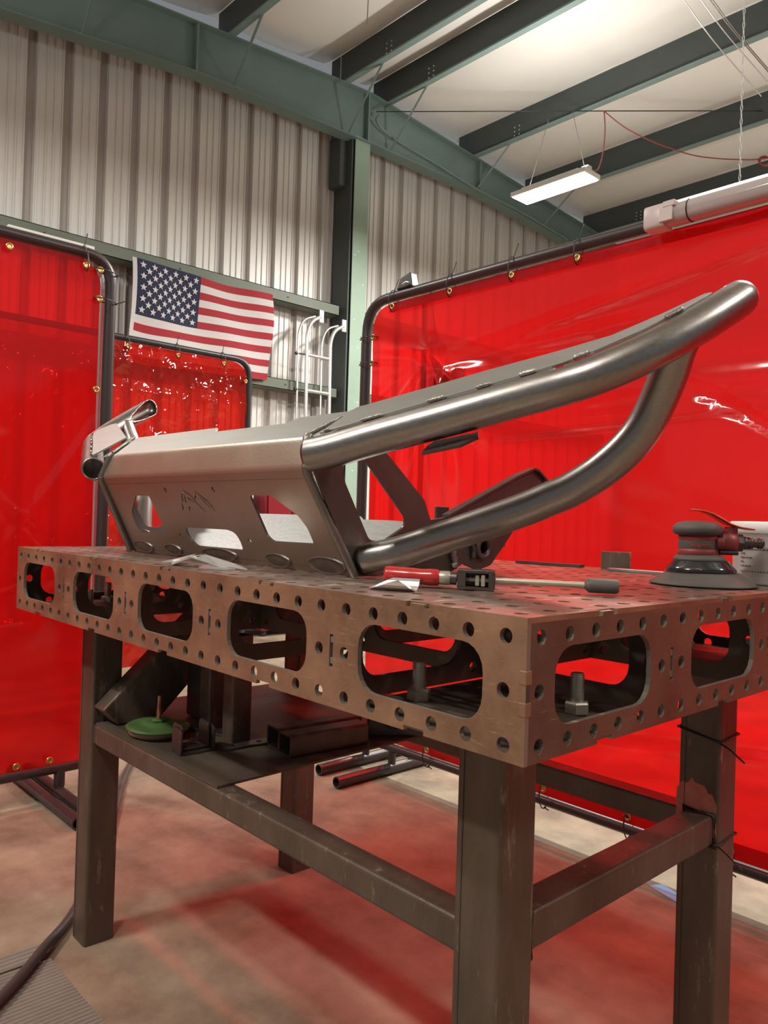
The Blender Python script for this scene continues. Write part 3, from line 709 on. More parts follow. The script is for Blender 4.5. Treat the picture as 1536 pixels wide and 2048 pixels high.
# ================================================================== TABLE
W, L, AH, TP = .914, 1.524, .149, .006
tab = Thing('welding_table', 'heavy perforated steel welding table with brown slotted sides and box legs', 'table', (-L/2, W/2, 0))
S = .0508; E = .0265
# top plate with holes and edge notches
def notch_edge(c, half, dep, side):
    pass
outer = []
NX = [-.1545-.3055*i for i in range(5)]; NYs = [.1500+.3070*i for i in range(3)]
nh = .019; nd = .0065
outer.append((0, 0))
for y in NYs: outer += [(0, y-nh), (-nd, y-nh), (-nd, y+nh), (0, y+nh)]
outer.append((0, W))
for x in NX: outer += [(x+nh, W), (x+nh, W-nd), (x-nh, W-nd), (x-nh, W)]
outer.append((-L, W))
for y in NYs[::-1]: outer += [(-L, y+nh), (-L+nd, y+nh), (-L+nd, y-nh), (-L, y-nh)]
outer.append((-L, 0))
for x in NX[::-1]: outer += [(x-nh, 0), (x-nh, nd), (x+nh, nd), (x+nh, 0)]
holes = [circ(-E-S*i, .0245+S*j, .0083, 12) for i in range(30) for j in range(18)]
m_ = MB(); m_.plate(outer, holes, TP, ((0, 0, H), (1, 0, 0), (0, 1, 0)), 0, 1); tab.part('top_plate', m_, ['top', 'apron'])
AZ = H-TP
def apron(length, n_bays, bay0, name, frame, mats, ncol, e0):
    # local: u 0..length, v 0 (top) .. -AH+TP
    hh = AH-TP; ou = [(0, 0)]
    cs = [bay0+.3052*k for k in range(n_bays)]
    bot = []
    for c in cs: bot += [(c-.016, -hh), (c-.016, -hh+.006), (c+.016, -hh+.006), (c+.016, -hh)]
    tpn = []
    for c in cs[::-1]: tpn += [(c+.011, 0), (c+.011, .0045), (c-.011, .0045), (c-.011, 0)]
    outer = [(0, -hh)]+bot+[(length, -hh), (length, 0)]+tpn+[(0, 0)]
    hs = []
    for c in cs: hs.append(rrect(c-.100, -.112, c+.100, -.028, .030, 5))
    for i in range(ncol):
        u = e0+S*i
        hs.append(circ(u, -.0152, .0083, 14)); hs.append(circ(u, -.1266, .0083, 14))
    for k in range(n_bays+1):
        c = bay0-.1525+.3052*k
        for d in (-.0255, .0255):
            if .01 < c+d < length-.01: hs.append(circ(c+d, -.071, .0083, 14))
        if .05 < c < length-.05: hs.append(rrect(c-.0035, -.092, c+.0035, -.050, .001, 1))
    m_ = MB(); m_.plate(outer, hs, .0063, frame, 0, 1); return tab.part(name, m_, mats)
apron(L, 5, NX[4]+L, 'front_apron', ((-L, 0, AZ), (1, 0, 0), (0, 0, 1)), ['apron', 'hole_edge'], 30, L-E-S*29)
apron(W-.0126, 3, NYs[0]-.0063, 'side_apron', ((0, .0063, AZ), (0, 1, 0), (0, 0, 1)), ['apron_side', 'hole_edge'], 18, .0245-.0063)
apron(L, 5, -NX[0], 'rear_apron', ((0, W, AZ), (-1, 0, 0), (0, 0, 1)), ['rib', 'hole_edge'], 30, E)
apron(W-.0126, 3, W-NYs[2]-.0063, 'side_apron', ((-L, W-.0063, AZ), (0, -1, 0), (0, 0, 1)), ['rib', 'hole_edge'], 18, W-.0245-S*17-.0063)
# corner tab joint at the near corner, tabs in the slots
m_ = MB(); m_.box((-.0085, -.0006, H-.100), (.0008, .0095, H-.085)); m_.box((-.0085, -.0006, H-.068), (.0008, .0095, H-.053)); tab.part('corner_tab', m_, 'apron', bevel=.0012)
m_ = MB(); m_.box((-.005, .001, H-.085), (.0003, .006, H-.068)); tab.part('corner_tab', m_, 'rib')
for k in range(1, 5):
    c = -L+NX[4]+L-.1525+.3052*k
    m_ = MB(); m_.box((c-.003, .0012, H-.094), (c+.003, .006, H-.086)); m_.box((c-.003, .0012, H-.067), (c+.003, .006, H-.059)); tab.part('slot_tab', m_, 'hole_edge', bevel=.0006)
    m_ = MB(); m_.lathe([(.024, 0), (.0235, .0003)], 24, mtx=FR((c+.006, .00005, H-.077), (0, -1, 0), (1, 0, 0)), sx=.45)
for k in (1, 2):
    c = NYs[0]-.1525+.3052*k
    m_ = MB(); m_.box((-.006, c-.003, H-.094), (-.0012, c+.003, H-.086)); m_.box((-.006, c-.003, H-.067), (-.0012, c+.003, H-.059)); tab.part('slot_tab', m_, 'hole_edge', bevel=.0006)
# interior ribs
def rib(length, n, c0, frame):
    hh = AH-TP-.004; cs = [c0+.3052*k for k in range(n)]
    hs = [rrect(c-.098, -.112, c+.098, -.030, .030, 5) for c in cs]
    for k in range(n+1):
        c = c0-.1525+.3052*k
        for d in (-.0255, .0255):
            if .012 < c+d < length-.012: hs += [circ(c+d, -.071, .008, 10), circ(c+d, -.022, .008, 10), circ(c+d, -.121, .008, 10)]
    m_ = MB(); m_.plate([(0, -hh), (length, -hh), (length, 0), (0, 0)], hs, .0063, frame); return m_
for k in range(1, 5):
    x = NX[4]-.1525+.3052*k
    tab.part('cross_rib', rib(W-.0128, 3, NYs[0]-.0064, ((x+.003, .0064, AZ-.0003), (0, 1, 0), (0, 0, 1))), 'rib')
for k in (1, 2):
    y = NYs[0]-.1525+.3052*k
    tab.part('long_rib', rib(L-.0128, 5, NX[4]+L-.0064, ((-L+.0064, y-.003, AZ-.0006), (1, 0, 0), (0, 0, 1))), 'rib')
# legs, corner plates and levelling bolts
LS, IN = .0735, .119
legs = {}
for nm, cx, cy in (('near', -IN-LS/2, IN+LS/2), ('left', -L+IN-.008+LS/2, IN+LS/2), ('rear', -IN-LS/2, W-IN-LS/2), ('far', -L+IN-.008+LS/2, W-IN-LS/2)):
    m_ = MB(); sqtube(m_, (cx, cy, .001), (cx, cy, H-AH+.004), LS, .007, .005, up=(0, 1, 0), open_ends=False)
    lg = tab.part('leg', m_, 'leg')
    m_ = MB(); m_.box((cx-LS/2+.012, cy-LS/2-.0008, .004), (cx-LS/2+.0135, cy-LS/2+.0002, H-AH)); tab.part('weld_seam', m_, 'rib', parent=lg)
    m_ = MB(); m_.plate([(-.135, -.10), (-.10, -.135), (.13, -.135), (.135, -.13), (.135, .10), (.10, .135), (-.135, .135)], [rrect(-.02, .045, .085, .062, .007), circ(.0, .10, .012)] if nm == 'near' else [], .008,
                        ((cx+(.02 if cx > -.5 else -.02), cy+(-.02 if cy < .4 else .02), H-AH+.012), (1, 0, 0), (0, 1, 0)))
    tab.part('corner_plate', m_, 'sheet')
    sx = 1 if cx > -.5 else -1; sy = -1 if cy < .4 else 1
    for (bx, by) in ((cx-sx*.078, cy+sy*.068), (cx+sx*.085, cy-sy*.045)):
        z0 = H-AH+.012; m_ = MB()
        m_.lathe([(.016, 0), (.016, .0115), (.014, .0135), (.009, .0135)], 6, smooth=False, mtx=FR((bx, by, z0), (0, 0, 1))); b = tab.part('bolt_nut', m_, 'bolt')
        prof = [(.009, 0)]
        for q in range(13): prof += [(.0092, .013+q*.0027), (.0078, .013+q*.0027+.00135)]
        prof += [(.0075, .0485)]
        m_ = MB(); m_.lathe(prof, 12, mtx=FR((bx, by, z0), (0, 0, 1))); tab.part('threaded_shank', m_, 'bolt', parent=b)
m_ = MB()   # scorched, flaking red paint around the rear leg's weld
random.seed(3); cxr, cyr = -IN, W-IN-LS; pts = []
for k in range(22):
    a = PI*k/21; rr = .026+.004*math.sin(k*1.7)+random.uniform(-.003, .004); pts.append((-.0395+.036*math.cos(a), .546+rr*math.sin(a)*1.15-.012*math.cos(a)*0+.012*(k/21)))
pts += [(-.0755, .500), (-.05, .492), (-.015, .487), (-.0025, .498)]
m_.plate(pts, [], .0008, ((-IN, W-IN-LS-.0006, 0), (1, 0, 0), (0, 0, 1))); tab.part('flaked_paint_patch', m_, 'redspall', label='flaking red paint patch on the rear leg')
# stretchers
SZ = .518
def strtch(a, b, s=.046):
    m_ = MB(); sqtube(m_, a, b, s, .006, .004, open_ends=False); return tab.part('stretcher', m_, 'leg')
ys = IN+LS/2-.008
st = strtch((-L+IN+LS-.008, ys, .5015), (-IN-LS, ys, .5015))
yb = W-IN-LS/2+.005
strtch((-L+IN+LS-.008, yb, .5015), (-IN-LS, yb, .5015))
strtch((-IN-LS/2+.004, IN+LS, .507), (-IN-LS/2+.004, W-IN-LS, .507), .0508)
strtch((-L+IN+LS/2-.008, IN+LS, .5015), (-L+IN+LS/2-.008, W-IN-LS, .5015))
for (px, py, z0) in ((-IN-LS/2+.004, IN+LS, .507), (-IN-LS/2+.004, W-IN-LS, .507)):
    m_ = MB(); q = .028; m_.tube([(px-q, py, z0-q), (px+q, py, z0-q), (px+q, py, z0+q), (px-q, py, z0+q)], .005, 6, closed=True); tab.part('weld_bead', m_, 'rib')

# zip ties on the rear leg
for nm, z in (('upper', .665), ('lower', .487)):
    t = Thing('cable_tie', 'black cable tie round the rear right table leg, %s of the two' % nm, 'cable tie', (-IN-LS/2, W-IN-LS/2, z))
    m_ = MB(); q = LS/2+.002; cx, cy = -IN-LS/2, W-IN-LS/2; m_.tube([(cx-q, cy-q, z+.010), (cx+q, cy-q, z-.004), (cx+q, cy+q, z), (cx-q, cy+q, z+.012)], .002, 5, closed=True); t.part('loop', m_, 'black')
    m_ = MB(); m_.tube([(cx+q, cy-q, z-.004), (cx+q+.022, cy-q-.015, z-.006), (cx+q+.05, cy-q-.02, z-.022)], .0018, 4); t.part('tail', m_, 'black')

# steel sheet shelf on the stretchers
SHZ = .5295
t = Thing('steel_sheet', 'brown steel sheet laid on the table stretchers as a shelf', 'sheet', (-1.1, .4, SHZ-.005))
m_ = MB(); m_.plate([(-.785, .128), (-.80, .718), (-1.462, .718), (-1.462, .20), (-1.335, .20), (-1.335, .128)], [], .0045, ((0, 0, SHZ), (1, 0, 0), (0, 1, 0)))
t.part('plate', m_, 'sheet')

# ================================================================== THINGS ON THE SHELF
def onshelf(x, y, dz=0): return (x, y, SHZ+dz)
# big square tube leaning
t = Thing('square_tube', 'wide rectangular steel tube leaning against the left end of the table', 'steel tube', onshelf(-1.30, .28))
m_ = MB(); m_.plate(([(.121, SHZ+.040), (.160, SHZ+.0008), (.262, SHZ+.0008), (.44, .705), (.44, .784), (.352, .784)]), [], .056, ((-1.281, 0, 0), (0, 1, 0), (0, 0, 1))); t.part('tube_wall', m_, 'leg', bevel=.004)
# grinding disc with arbor on a tan backing disc
t = Thing('backing_disc', 'tan round backing disc lying under the green disc', 'disc', onshelf(-1.165, .198))
m_ = MB(); m_.lathe([(.05, .0), (.05, .004), (.060, .005), (.062, .010), (.060, .015), (.02, .016)], 36, mtx=FR((-1.165, .198, SHZ), (0, 0, 1))); t.part('disc', m_, 'disc_tan')
t = Thing('grinding_disc', 'green flexible disc with an upright copper shank on the shelf', 'disc', onshelf(-1.160, .198, .016))
zz = SHZ+.0165
m_ = MB(); m_.lathe([(.070, 0.002), (.071, .004), (.066, .007), (.050, .009), (.036, .013), (.028, .016), (.018, .014), (.012, .013)], 40, mtx=FR((-1.160, .198, zz), (.03, .02, 1))); t.part('disc', m_, 'disc_green')
m_ = MB(); m_.lathe([(.016, .013), (.017, .017), (.010, .021)], 6, smooth=False, mtx=FR((-1.160, .198, zz), (0, 0, 1))); t.part('hub_nut', m_, 'disc_green')
m_ = MB(); m_.lathe([(.0048, .018), (.0048, .042), (.0038, .043), (.0038, .070), (.003, .072)], 12, mtx=FR((-1.160, .198, zz), (.02, 0, 1))); t.part('shank', m_, 'copper')
t = Thing('steel_box', 'black steel box standing in the shade behind the leaning tube', 'box', onshelf(-1.24, .40))
m_ = MB(); sqtube(m_, (-1.272, .40, SHZ+.095), (-1.205, .40, SHZ+.095), .14, .006, .006, h=.185); t.part('box_wall', m_, 'dark')
# two nested U brackets
for i, (ox, oy) in enumerate(((0, 0), (-.012, .010))):
    t = Thing('u_bracket', 'dark U-shaped steel bracket in front of the upright tubes, %s of the nested pair' % ('nearer' if i == 0 else 'farther'), 'bracket', onshelf(-.985+ox, .215+oy))
    c0 = V((-.985-i*.012, .160+i*.0075, SHZ+.0005+i*.0062)); u = V((.08, .99, 0)).normalized(); n_ = V((-.99, .08, 0)).normalized(); wd = .078-.014*i
    m_ = MB(); m_.plate([(0, 0), (wd, 0), (wd, .045), (0, .045)], [rrect(.03, .015, .05, .030, .006)], .0045, (c0+V((0, 0, .0045)), u, n_)); t.part('base_flange', m_, 'dark', bevel=.0008)
    for s_ in (0, wd-.0045):
        m_ = MB(); m_.plate([(0, .0045), (.045, .0045), (.045, .046), (.038, .052), (.007, .052), (0, .046)], [], .0045, (c0+u*(s_+.0045), n_, V((0, 0, 1)))); t.part('upright_flange', m_, 'endpl', bevel=.0008)
# upright tube stubs
for i, (x, y, s, ht, rot) in enumerate(((-1.153, .338, .050, .235, .03), (-1.0165, .313, .044, .235, .02))):
    t = Thing('square_tube', ['reddish upright box tube behind the green disc', 'taller dark upright box tube beside the reddish one'][i], 'steel tube', onshelf(x, y))
    m_ = MB(); sqtube(m_, (x, y, SHZ+.0005), (x, y, SHZ+ht), s, .006, .004, up=(math.sin(rot), math.cos(rot), 0), h=s*1.15); t.part('tube_wall', m_, 'leg')
# flat bracket plates
for i, (x, y, a, z) in enumerate(((-.968, .31, 1.5, 0), (-1.17, .285, .3, 0))):
    t = Thing('flat_bracket', ['flat dark steel tab with two holes lying on the shelf beside the box tubes', 'flat steel tab lying behind the green disc'][i], 'bracket', onshelf(x, y))
    u = V((math.cos(a), math.sin(a), 0)); v = V((-math.sin(a), math.cos(a), 0))
    m_ = MB(); m_.plate([(-.06, -.010), (-.045, -.016), (.0, -.014), (.03, -.018), (.13, -.018), (.13, .016), (.02, .018), (-.05, .014), (-.062, .006)], [circ(-.03, 0, .006), circ(.03, 0, .006)], .005, (V((x, y, SHZ+.0055+z)), u, v)); t.part('plate', m_, 'dark', bevel=.0008)
# two rectangular tubes side by side
d = V((.09, 1, 0)).normalized()
for i, (x, y, ln, lab) in enumerate(((-.921, .345, .22, 'short rectangular steel tube, rear of the pair lying on the shelf'), (-.861, .333, .20, 'short rectangular steel tube, front of the pair lying on the shelf'))):
    t = Thing('rectangular_tube', lab, 'steel tube', onshelf(x, y))
    m_ = MB(); sqtube(m_, (x, y, SHZ+.0235), V((x, y, SHZ+.0235))+d*ln, .050, .007, .004, h=.046); t.part('tube_wall', m_, 'leg')
t = Thing('shackle_mount', 'dark steel piece with a ragged torch-cut round hole behind the rectangular tubes', 'bracket', onshelf(-.83, .62))
m_ = MB(); m_.plate([(-.06, 0), (.07, 0), (.07, .05), (.04, .085), (-.03, .095), (-.06, .06)], [circ(0, .048, .024, 14)], .03, (V((-.83, .62, SHZ+.0005)), V((.6, .8, 0)), V((0, 0, 1)))); t.part('plate', m_, 'dark', bevel=.002)
m_ = MB(); m_.lathe([(.024, 0), (.03, .001), (.031, .006), (.025, .007)], 16, mtx=FR(V((-.83, .62, SHZ+.048)), (.8, -.6, 0))); t.part('cut_ring', m_, 'leg')

# ================================================================== BUMPER
CX = -.85
bp_ = Thing('truck_bumper', 'bare steel off-road truck bumper with tubular wings resting on the table', 'bumper', (CX, .2, H))
A = V((CX, .168, .9395)); fv = V((0, -.487, .873)).normalized(); ux = V((1, 0, 0)); fn = ux.cross(fv)
fac = [(-.393, 0), (.393, 0), (.378, .188), (-.378, .188)]
def mir(l): return [(-a, b) for a, b in l][::-1]
def rnd(poly, r, n=3):
    out = []; N = len(poly)
    for i in range(N):
        p = V(poly[i]); a = V(poly[i-1])-p; b = V(poly[(i+1) % N])-p; rr = min(r, a.length*.45, b.length*.45)
        A_ = p+a.normalized()*rr; B_ = p+b.normalized()*rr
        for k in range(n+1):
            q = k/n; c = A_*(1-q)**2+p*2*q*(1-q)+B_*q*q; out.append((c.x, c.y))
    return out
winR = rnd([(.188, .1445), (.250, .1445), (.305, .108), (.317, .085), (.317, .0545), (.199, .0535), (.188, .064)], .008)
hatch = rnd([(-.093, .0735), (.066, .0735), (.088, .067), (.093, .048), (.088, .0295), (-.083, .0295), (-.098, .044), (-.100, .064)], .012)
holes = [winR, mir(winR), hatch]+[circ(a, b, .0055, 12) for a, b in ((-.104, .157), (.079, .157), (-.130, .052), (.124, .0515))]
# mountain emblem, cut through the plate: stroke ribbons
def ribbon(pts, w):
    P = [V(p) for p in pts]; Lf = []; Rt = []
    for i, p in enumerate(P):
        tg = (P[min(i+1, len(P)-1)]-P[max(i-1, 0)]).normalized(); nn = V((-tg.y, tg.x)); ww = w*(.25 if i in (0, len(P)-1) else 1)
        Lf.append(tuple(p+nn*ww)); Rt.append(tuple(p-nn*ww))
    return Lf+Rt[::-1]
EM = [[(-.032, .1590), (-.026, .1510), (-.018, .1475), (-.010, .1400), (-.007, .1320), (.000, .1250), (.006, .1180), (.017, .1105)],
      [(-.033, .1575), (-.040, .1500), (-.047, .1460), (-.053, .1360), (-.058, .1300)],
      [(-.062, .1290), (-.064, .1200), (-.071, .1115)],
      [(-.034, .1460), (-.041, .1400), (-.043, .1310), (-.047, .1290)],
      [(-.038, .1440), (-.029, .1390), (-.020, .1350), (-.014, .1275)],
      [(-.034, .1220), (-.041, .1180), (-.045, .1100)],
      [(.011, .1535), (.005, .1450), (-.001, .1400), (-.003, .1345)],
      [(.0125, .1540), (.019, .1465), (.029, .1400), (.038, .1340), (.046, .1240), (.052, .1115)],
      [(.015, .1420), (.023, .1370), (.029, .1290), (.036, .1230), (.041, .1160)]]
holes += [ribbon(p, w) for p, w in zip(EM, (.0017, .0020, .0022, .0017, .0015, .0020, .0020, .0020, .0015))]
m_ = MB(); m_.plate(fac, holes, .0045, (A, ux, fv), 0, 1); bp_.part('face_plate', m_, ['face', 'dark'])
m_ = MB(); m_.plate([(-.390, .0118), (.390, .0118), (.390, .0122), (-.390, .0122)], [], .0002, (A+fn*.0003, ux, fv)); m_.plate([(-.375, .1735), (.375, .1735), (.375, .1738), (-.375, .1738)], [], .0002, (A+fn*.0003, ux, fv)); bp_.part('bend_line', m_, 'dark')
# band + top: rounded bends, (y, z, half width)
prof = [(.0785, 1.1015, .378), (.0768, 1.105, .3775), (.0765, 1.109, .3765), (.0775, 1.114, .375), (.0872, 1.146, .3615), (.0885, 1.150, .3600), (.0905, 1.1535, .3585), (.0935, 1.1565, .359)]
e_t = V((0, .069, .045)).normalized()
m_ = MB(); vs = []
for (y, z, hw) in prof: vs += [(CX-hw, y, z), (CX+hw, y, z)]
m_.add(vs, [(2*i, 2*i+1, 2*i+3, 2*i+2) for i in range(len(prof)-1)], 0, True); bp_.part('front_band', m_, 'band')
To = V((CX, .0935, 1.1565))
m_ = MB(); m_.plate([(-.359, 0), (.359, 0), (.396, .082), (.395, .086), (.235, .086), (.215, .066), (-.020, .066), (-.040, .086), (-.395, .086), (-.396, .082)], [], .0045, (To, ux, e_t)); bp_.part('top_panel', m_, 'toppl')
# wing geometry (right), mirrored for the left
tub = catmull([(-.452, .066, 1.1245), (-.417, .077, 1.130), (-.346, .106, 1.149), (-.265, .139, 1.169), (-.209, .161, 1.183), (-.158, .182, 1.196), (-.110, .204, 1.209), (-.072, .231, 1.225), (-.031, .281, 1.256), (-.003, .341, 1.293), (.012, .390, 1.3235), (.019, .425, 1.3445)], 5)
TR = [.0254]*len(tub)
for k in range(1, 7):
    a = PI/2*k/6; dd_ = (tub[-1 if k == 1 else -1]-tub[-2 if k == 1 else -2]).normalized() if k == 1 else dd_
    if k == 1: e_ = V(tub[-1])
    tub.append(e_+dd_*.0254*math.sin(a)); TR.append(max(.0254*math.cos(a), .0006))
lowt = catmull([(-.462, .182, .9665), (-.404, .207, .981), (-.347, .233, 1.003), (-.234, .288, 1.050), (-.194, .306, 1.069), (-.165, .318, 1.083), (-.130, .331, 1.107), (-.097, .340, 1.136), (-.072, .345, 1.166), (-.053, .345, 1.199), (-.034, .340, 1.236), (-.022, .334, 1.263), (-.012, .330, 1.282)], 5)
TH = math.atan(.616); tn = V((0, -math.sin(TH), math.cos(TH)))
def mx(p, s): return V((p[0], p[1], p[2])) if s > 0 else V((2*CX-p[0], p[1], p[2]))
def shell(path, r, cutp=None, cutn=None, k0=0):
    """thin-walled tube (outer and inner skin); optional plane cut"""
    bm = bmesh.new(); b = MB(); b.tube(path, r, 28, caps=False)
    me = bpy.data.meshes.new('t'); me.from_pydata([tuple(p) for p in b.v], [], b.f); bm.from_mesh(me); bpy.data.meshes.remove(me)
    if cutp is not None:
        bm.verts.ensure_lookup_table(); vv = set(bm.verts[k0*28:]); ee = [e for e in bm.edges if all(q in vv for q in e.verts)]; ff = [f for f in bm.faces if all(q in vv for q in f.verts)]
        bmesh.ops.bisect_plane(bm, geom=list(vv)+ee+ff, plane_co=cutp, plane_no=cutn, clear_outer=True)
    bmesh.ops.recalc_face_normals(bm, faces=bm.faces)
    bmesh.ops.solidify(bm, geom=bm.faces[:], thickness=.0035)
    out = MB(); bm.verts.index_update()
    out.add([v.co.copy() for v in bm.verts], [tuple(v.index for v in f.verts) for f in bm.faces], 0, True); bm.free(); return out
for s in (1, -1):
    P = [mx(p, s) for p in tub]; Q = [mx(p, s) for p in lowt]
    # oblique cut: from the inner side at the bend to the outer side of the tip
    tip = mx((.018, .430, 1.348), s); inn = mx((-.075, .262, 1.238), s)
    dr = (tip-inn).normalized(); cn = dr.cross(tn).normalized()
    mid = V(P[len(P)//2])
    if (mx((-.03, .282, 1.256), s)-inn).dot(cn) > 0: cn = -cn
    m_ = shell(P, TR, inn, cn, 31); bp_.part('upper_tube', m_, 'tube')
    m_ = shell(Q, .0252); bp_.part('lower_tube', m_, 'tube')
    # top gusset plate of the wing
    off = tn*.0270; ty = V((0, math.cos(TH), math.sin(TH))); O = mx((-.45, .07, 1.126), s)+off; uu = V((s, 0, 0))
    def tp(x, y): return (x+.45, (y-.07)/math.cos(TH))
    front = [(-.436, .083), (-.417, .090), (-.346, .119), (-.265, .152), (-.209, .174), (-.158, .195), (-.110, .217), (-.078, .242), (-.040, .288), (-.012, .345), (.004, .392)]
    back = [(-.006, .392), (-.040, .340), (-.082, .290), (-.150, .262), (-.245, .232), (-.326, .200), (-.442, .1585)] if s > 0 else [(-.120, .262), (-.150, .262), (-.442, .1585)]
    if s < 0: front = front[:7]+[(-.09, .235)]
    poly = [tp(*p) for p in front+back]
    if s > 0: m_ = MB(); m_.plate(poly, [], .004, (O, uu, ty))
    else: m_ = MB(); m_.plate([(-a, b) for a, b in poly], [], .004, (O, V((1, 0, 0)), ty))
    bp_.part('wing_plate', m_, 'toppl', bevel=.0006)
    # stitch welds along the gap
    random.seed(7)
    for (a, b) in ((.05, .095), (.165, .205), (.285, .32), (.395, .43), (.50, .54), (.64, .69), (.86, .90)):
        fr2 = front if s > 0 else front[:6]
        def along(q):
            q = q*(len(front)-1); i = min(int(q), len(front)-2); f = q-i
            x = front[i][0]*(1-f)+front[i+1][0]*f; y = front[i][1]*(1-f)+front[i+1][1]*f
            return mx((x, y-.002, 1.126+(y-.07)*math.tan(TH)), s)+off*.98
        if s < 0 and b > .55: continue
        n = 10; m_ = MB(); m_.tube([along(a+(b-a)*k/n) for k in range(n+1)], [.0022+.0012*(k % 2) for k in range(n+1)], 8); bp_.part('stitch_weld', m_, 'weld')
    # seam weld top panel / wing
    n = 26; a0 = mx((-.489, .0925, 1.1615), s); a1 = mx((-.449, .1625, 1.2065), s)
    m_ = MB(); m_.tube([a0+(a1-a0)*k/n for k in range(n+1)], [.0026+.0010*(k % 2) for k in range(n+1)], 8); bp_.part('seam_weld', m_, 'weld')
    m_ = MB(); m_.add([mx((-.493, .0925, 1.158), s), mx((-.450, .164, 1.2045), s), mx((-.430, .155, 1.2005), s), mx((-.440, .085, 1.150), s)], [(0, 1, 2, 3), (3, 2, 1, 0)]); bp_.part('corner_fillet_plate', m_, 'toppl')
    # edge weld down the face side
    path = [mx(p, s) for p in ((-.4515, .160, .9415), (-.463, .118, 1.02), (-.4725, .0765, 1.099), (-.4730, .075, 1.106), (-.489, .087, 1.152), (-.490, .0925, 1.158))]
    pp = []
    for i in range(len(path)-1):
        for k in range(12): pp.append(path[i]+(path[i+1]-path[i])*k/12)
    pp.append(path[-1])
    m_ = MB(); m_.tube(pp, [.0072+.0005*(k % 2) for k in range(len(pp))], 10); bp_.part('edge_weld', m_, 'edgeweld')
    # end plate with trapezoid opening
    xe = mx((-.456, 0, 0), s).x
    outer = [(.166, .9405), (.078, 1.100), (.080, 1.12), (.094, 1.156), (.160, 1.199), (.224, 1.140), (.315, 1.067), (.333, 1.030), (.310, 1.000), (.255, .955), (.225, .9405)]
    hole = rnd([(.130, 1.135), (.137, 1.090), (.192, .998), (.222, .996), (.268, 1.020), (.273, 1.034), (.163, 1.140)], .008)
    m_ = MB()
    if s > 0: m_.plate(outer, [hole], .005, ((xe, 0, 0), (0, 1, 0), (0, 0, 1)))
    else: m_.plate([(-a, b) for a, b in outer], [[(-a, b) for a, b in hole]], .005, ((xe, 0, 0), (0, -1, 0), (0, 0, 1)))
    bp_.part('end_plate', m_, 'endpl', bevel=.0006)
    # folded return of the rear bar
    m_ = MB(); r0 = [mx((-.456, .224, 1.140), s), mx((-.456, .315, 1.067), s), mx((-.456, .333, 1.030), s)]; r1 = [p+V((-s*.0, .0, 0))+V((-s*.022, .006, .004)) for p in r0]
    m_.add(r0+r1, [(0, 1, 4, 3), (1, 2, 5, 4), (3, 4, 1, 0), (4, 5, 2, 1)]); bp_.part('rear_return', m_, 'endpl')
    # rear frame mount with flange and shackle boss (only the right one shows)
    if s > 0:
        ck = [(.250, .958), (.300, .9405), (.374, .945), (.407, .940), (.440, .955), (.483, .942), (.519, .951), (.555, .985), (.684, 1.118), (.655, 1.136), (.640, 1.139), (.590, 1.122), (.39, 1.039), (.32, 1.03)]
        for xo in (-.474,):
            xx = mx((xo, 0, 0), s).x; m_ = MB()
            if s > 0: m_.plate(ck, [circ(.490, .984, .0125, 16)], .007, ((xx, 0, 0), (0, 1, 0), (0, 0, 1)))
            else: m_.plate([(-a, b) for a, b in ck], [circ(-.490, .984, .0125, 16)], .007, ((xx, 0, 0), (0, -1, 0), (0, 0, 1)))
            bp_.part('mount_cheek', m_, 'dark', bevel=.001)
        m_ = MB(); m_.lathe([(.0135, 0), (.0135, .010), (.020, .010), (.022, .007), (.022, 0)], 24, mtx=FR(mx((-.4745, .490, .984), s), (s, 0, 0))); bp_.part('shackle_boss', m_, 'dark')
        m_ = MB(); top_l = [(.39, 1.039), (.590, 1.122), (.640, 1.139), (.655, 1.136), (.684, 1.118)]
        vs = []
        for (a, b) in top_l: vs += [mx((-.466, a, b+.0005), s), mx((-.484, a, b+.0005), s), mx((-.466, a, b+.005), s), mx((-.484, a, b+.005), s)]
        fs = []
        for i in range(len(top_l)-1):
            o = 4*i; fs += [(o, o+1, o+5, o+4), (o+2, o+6, o+7, o+3), (o, o+4, o+6, o+2), (o+1, o+3, o+7, o+5)]
        fs += [(0, 2, 3, 1), (len(vs)-4, len(vs)-3, len(vs)-1, len(vs)-2)]
        m_.add(vs, fs); bp_.part('mount_top_flange', m_, 'dark')
        m_ = MB(); m_.box((-.002, -.018, 0), (.004, .018, .060), 0, Matrix.Translation(mx((-.56, .47, 1.0), s))); bp_.part('inner_tab', m_, 'dark', bevel=.0015)
        m_ = MB(); m_.box((-.035, -.10, -.004), (.0, .10, .004), 0, Matrix.Translation(mx((-.482 if s > 0 else -.516, .47, .99), 1) if s > 0 else mx((-.482, .47, .99), s)+V((.035, 0, 0)))); bp_.part('mount_web', m_, 'dark')
        m_ = MB(); m_.tube([mx((-.470, .41+.003*math.sin(k), .948+k*.006), s) for k in range(7)], [.006+.0018*(k % 2) for k in range(7)], 8); bp_.part('mount_weld', m_, 'weld')
        m_ = MB(); m_.tube([mx((-.470, .462+.002*math.sin(k), .965+k*.006), s) for k in range(7)], [.004+.0012*(k % 2) for k in range(7)], 8); bp_.part('mount_weld', m_, 'dark')
    # light tab under the upper tube
    Ot = mx((-.275, .135, 1.131), s); m_ = MB()
    pl = [(-.004, -.012), (.052, .006), (.066, .03), (.055, .045), (-.010, .026), (-.012, .01)]
    hl = [(.022, .008), (.044, .022), (.040, .025), (.018, .012)]
    if s > 0: m_.plate(pl, [hl], .004, (Ot, (1, 0, 0), ty))
    else: m_.plate([(-a, b) for a, b in pl], [[(-a, b) for a, b in hl]], .004, (Ot, (1, 0, 0), ty))
    bp_.part('light_tab', m_, 'dark')
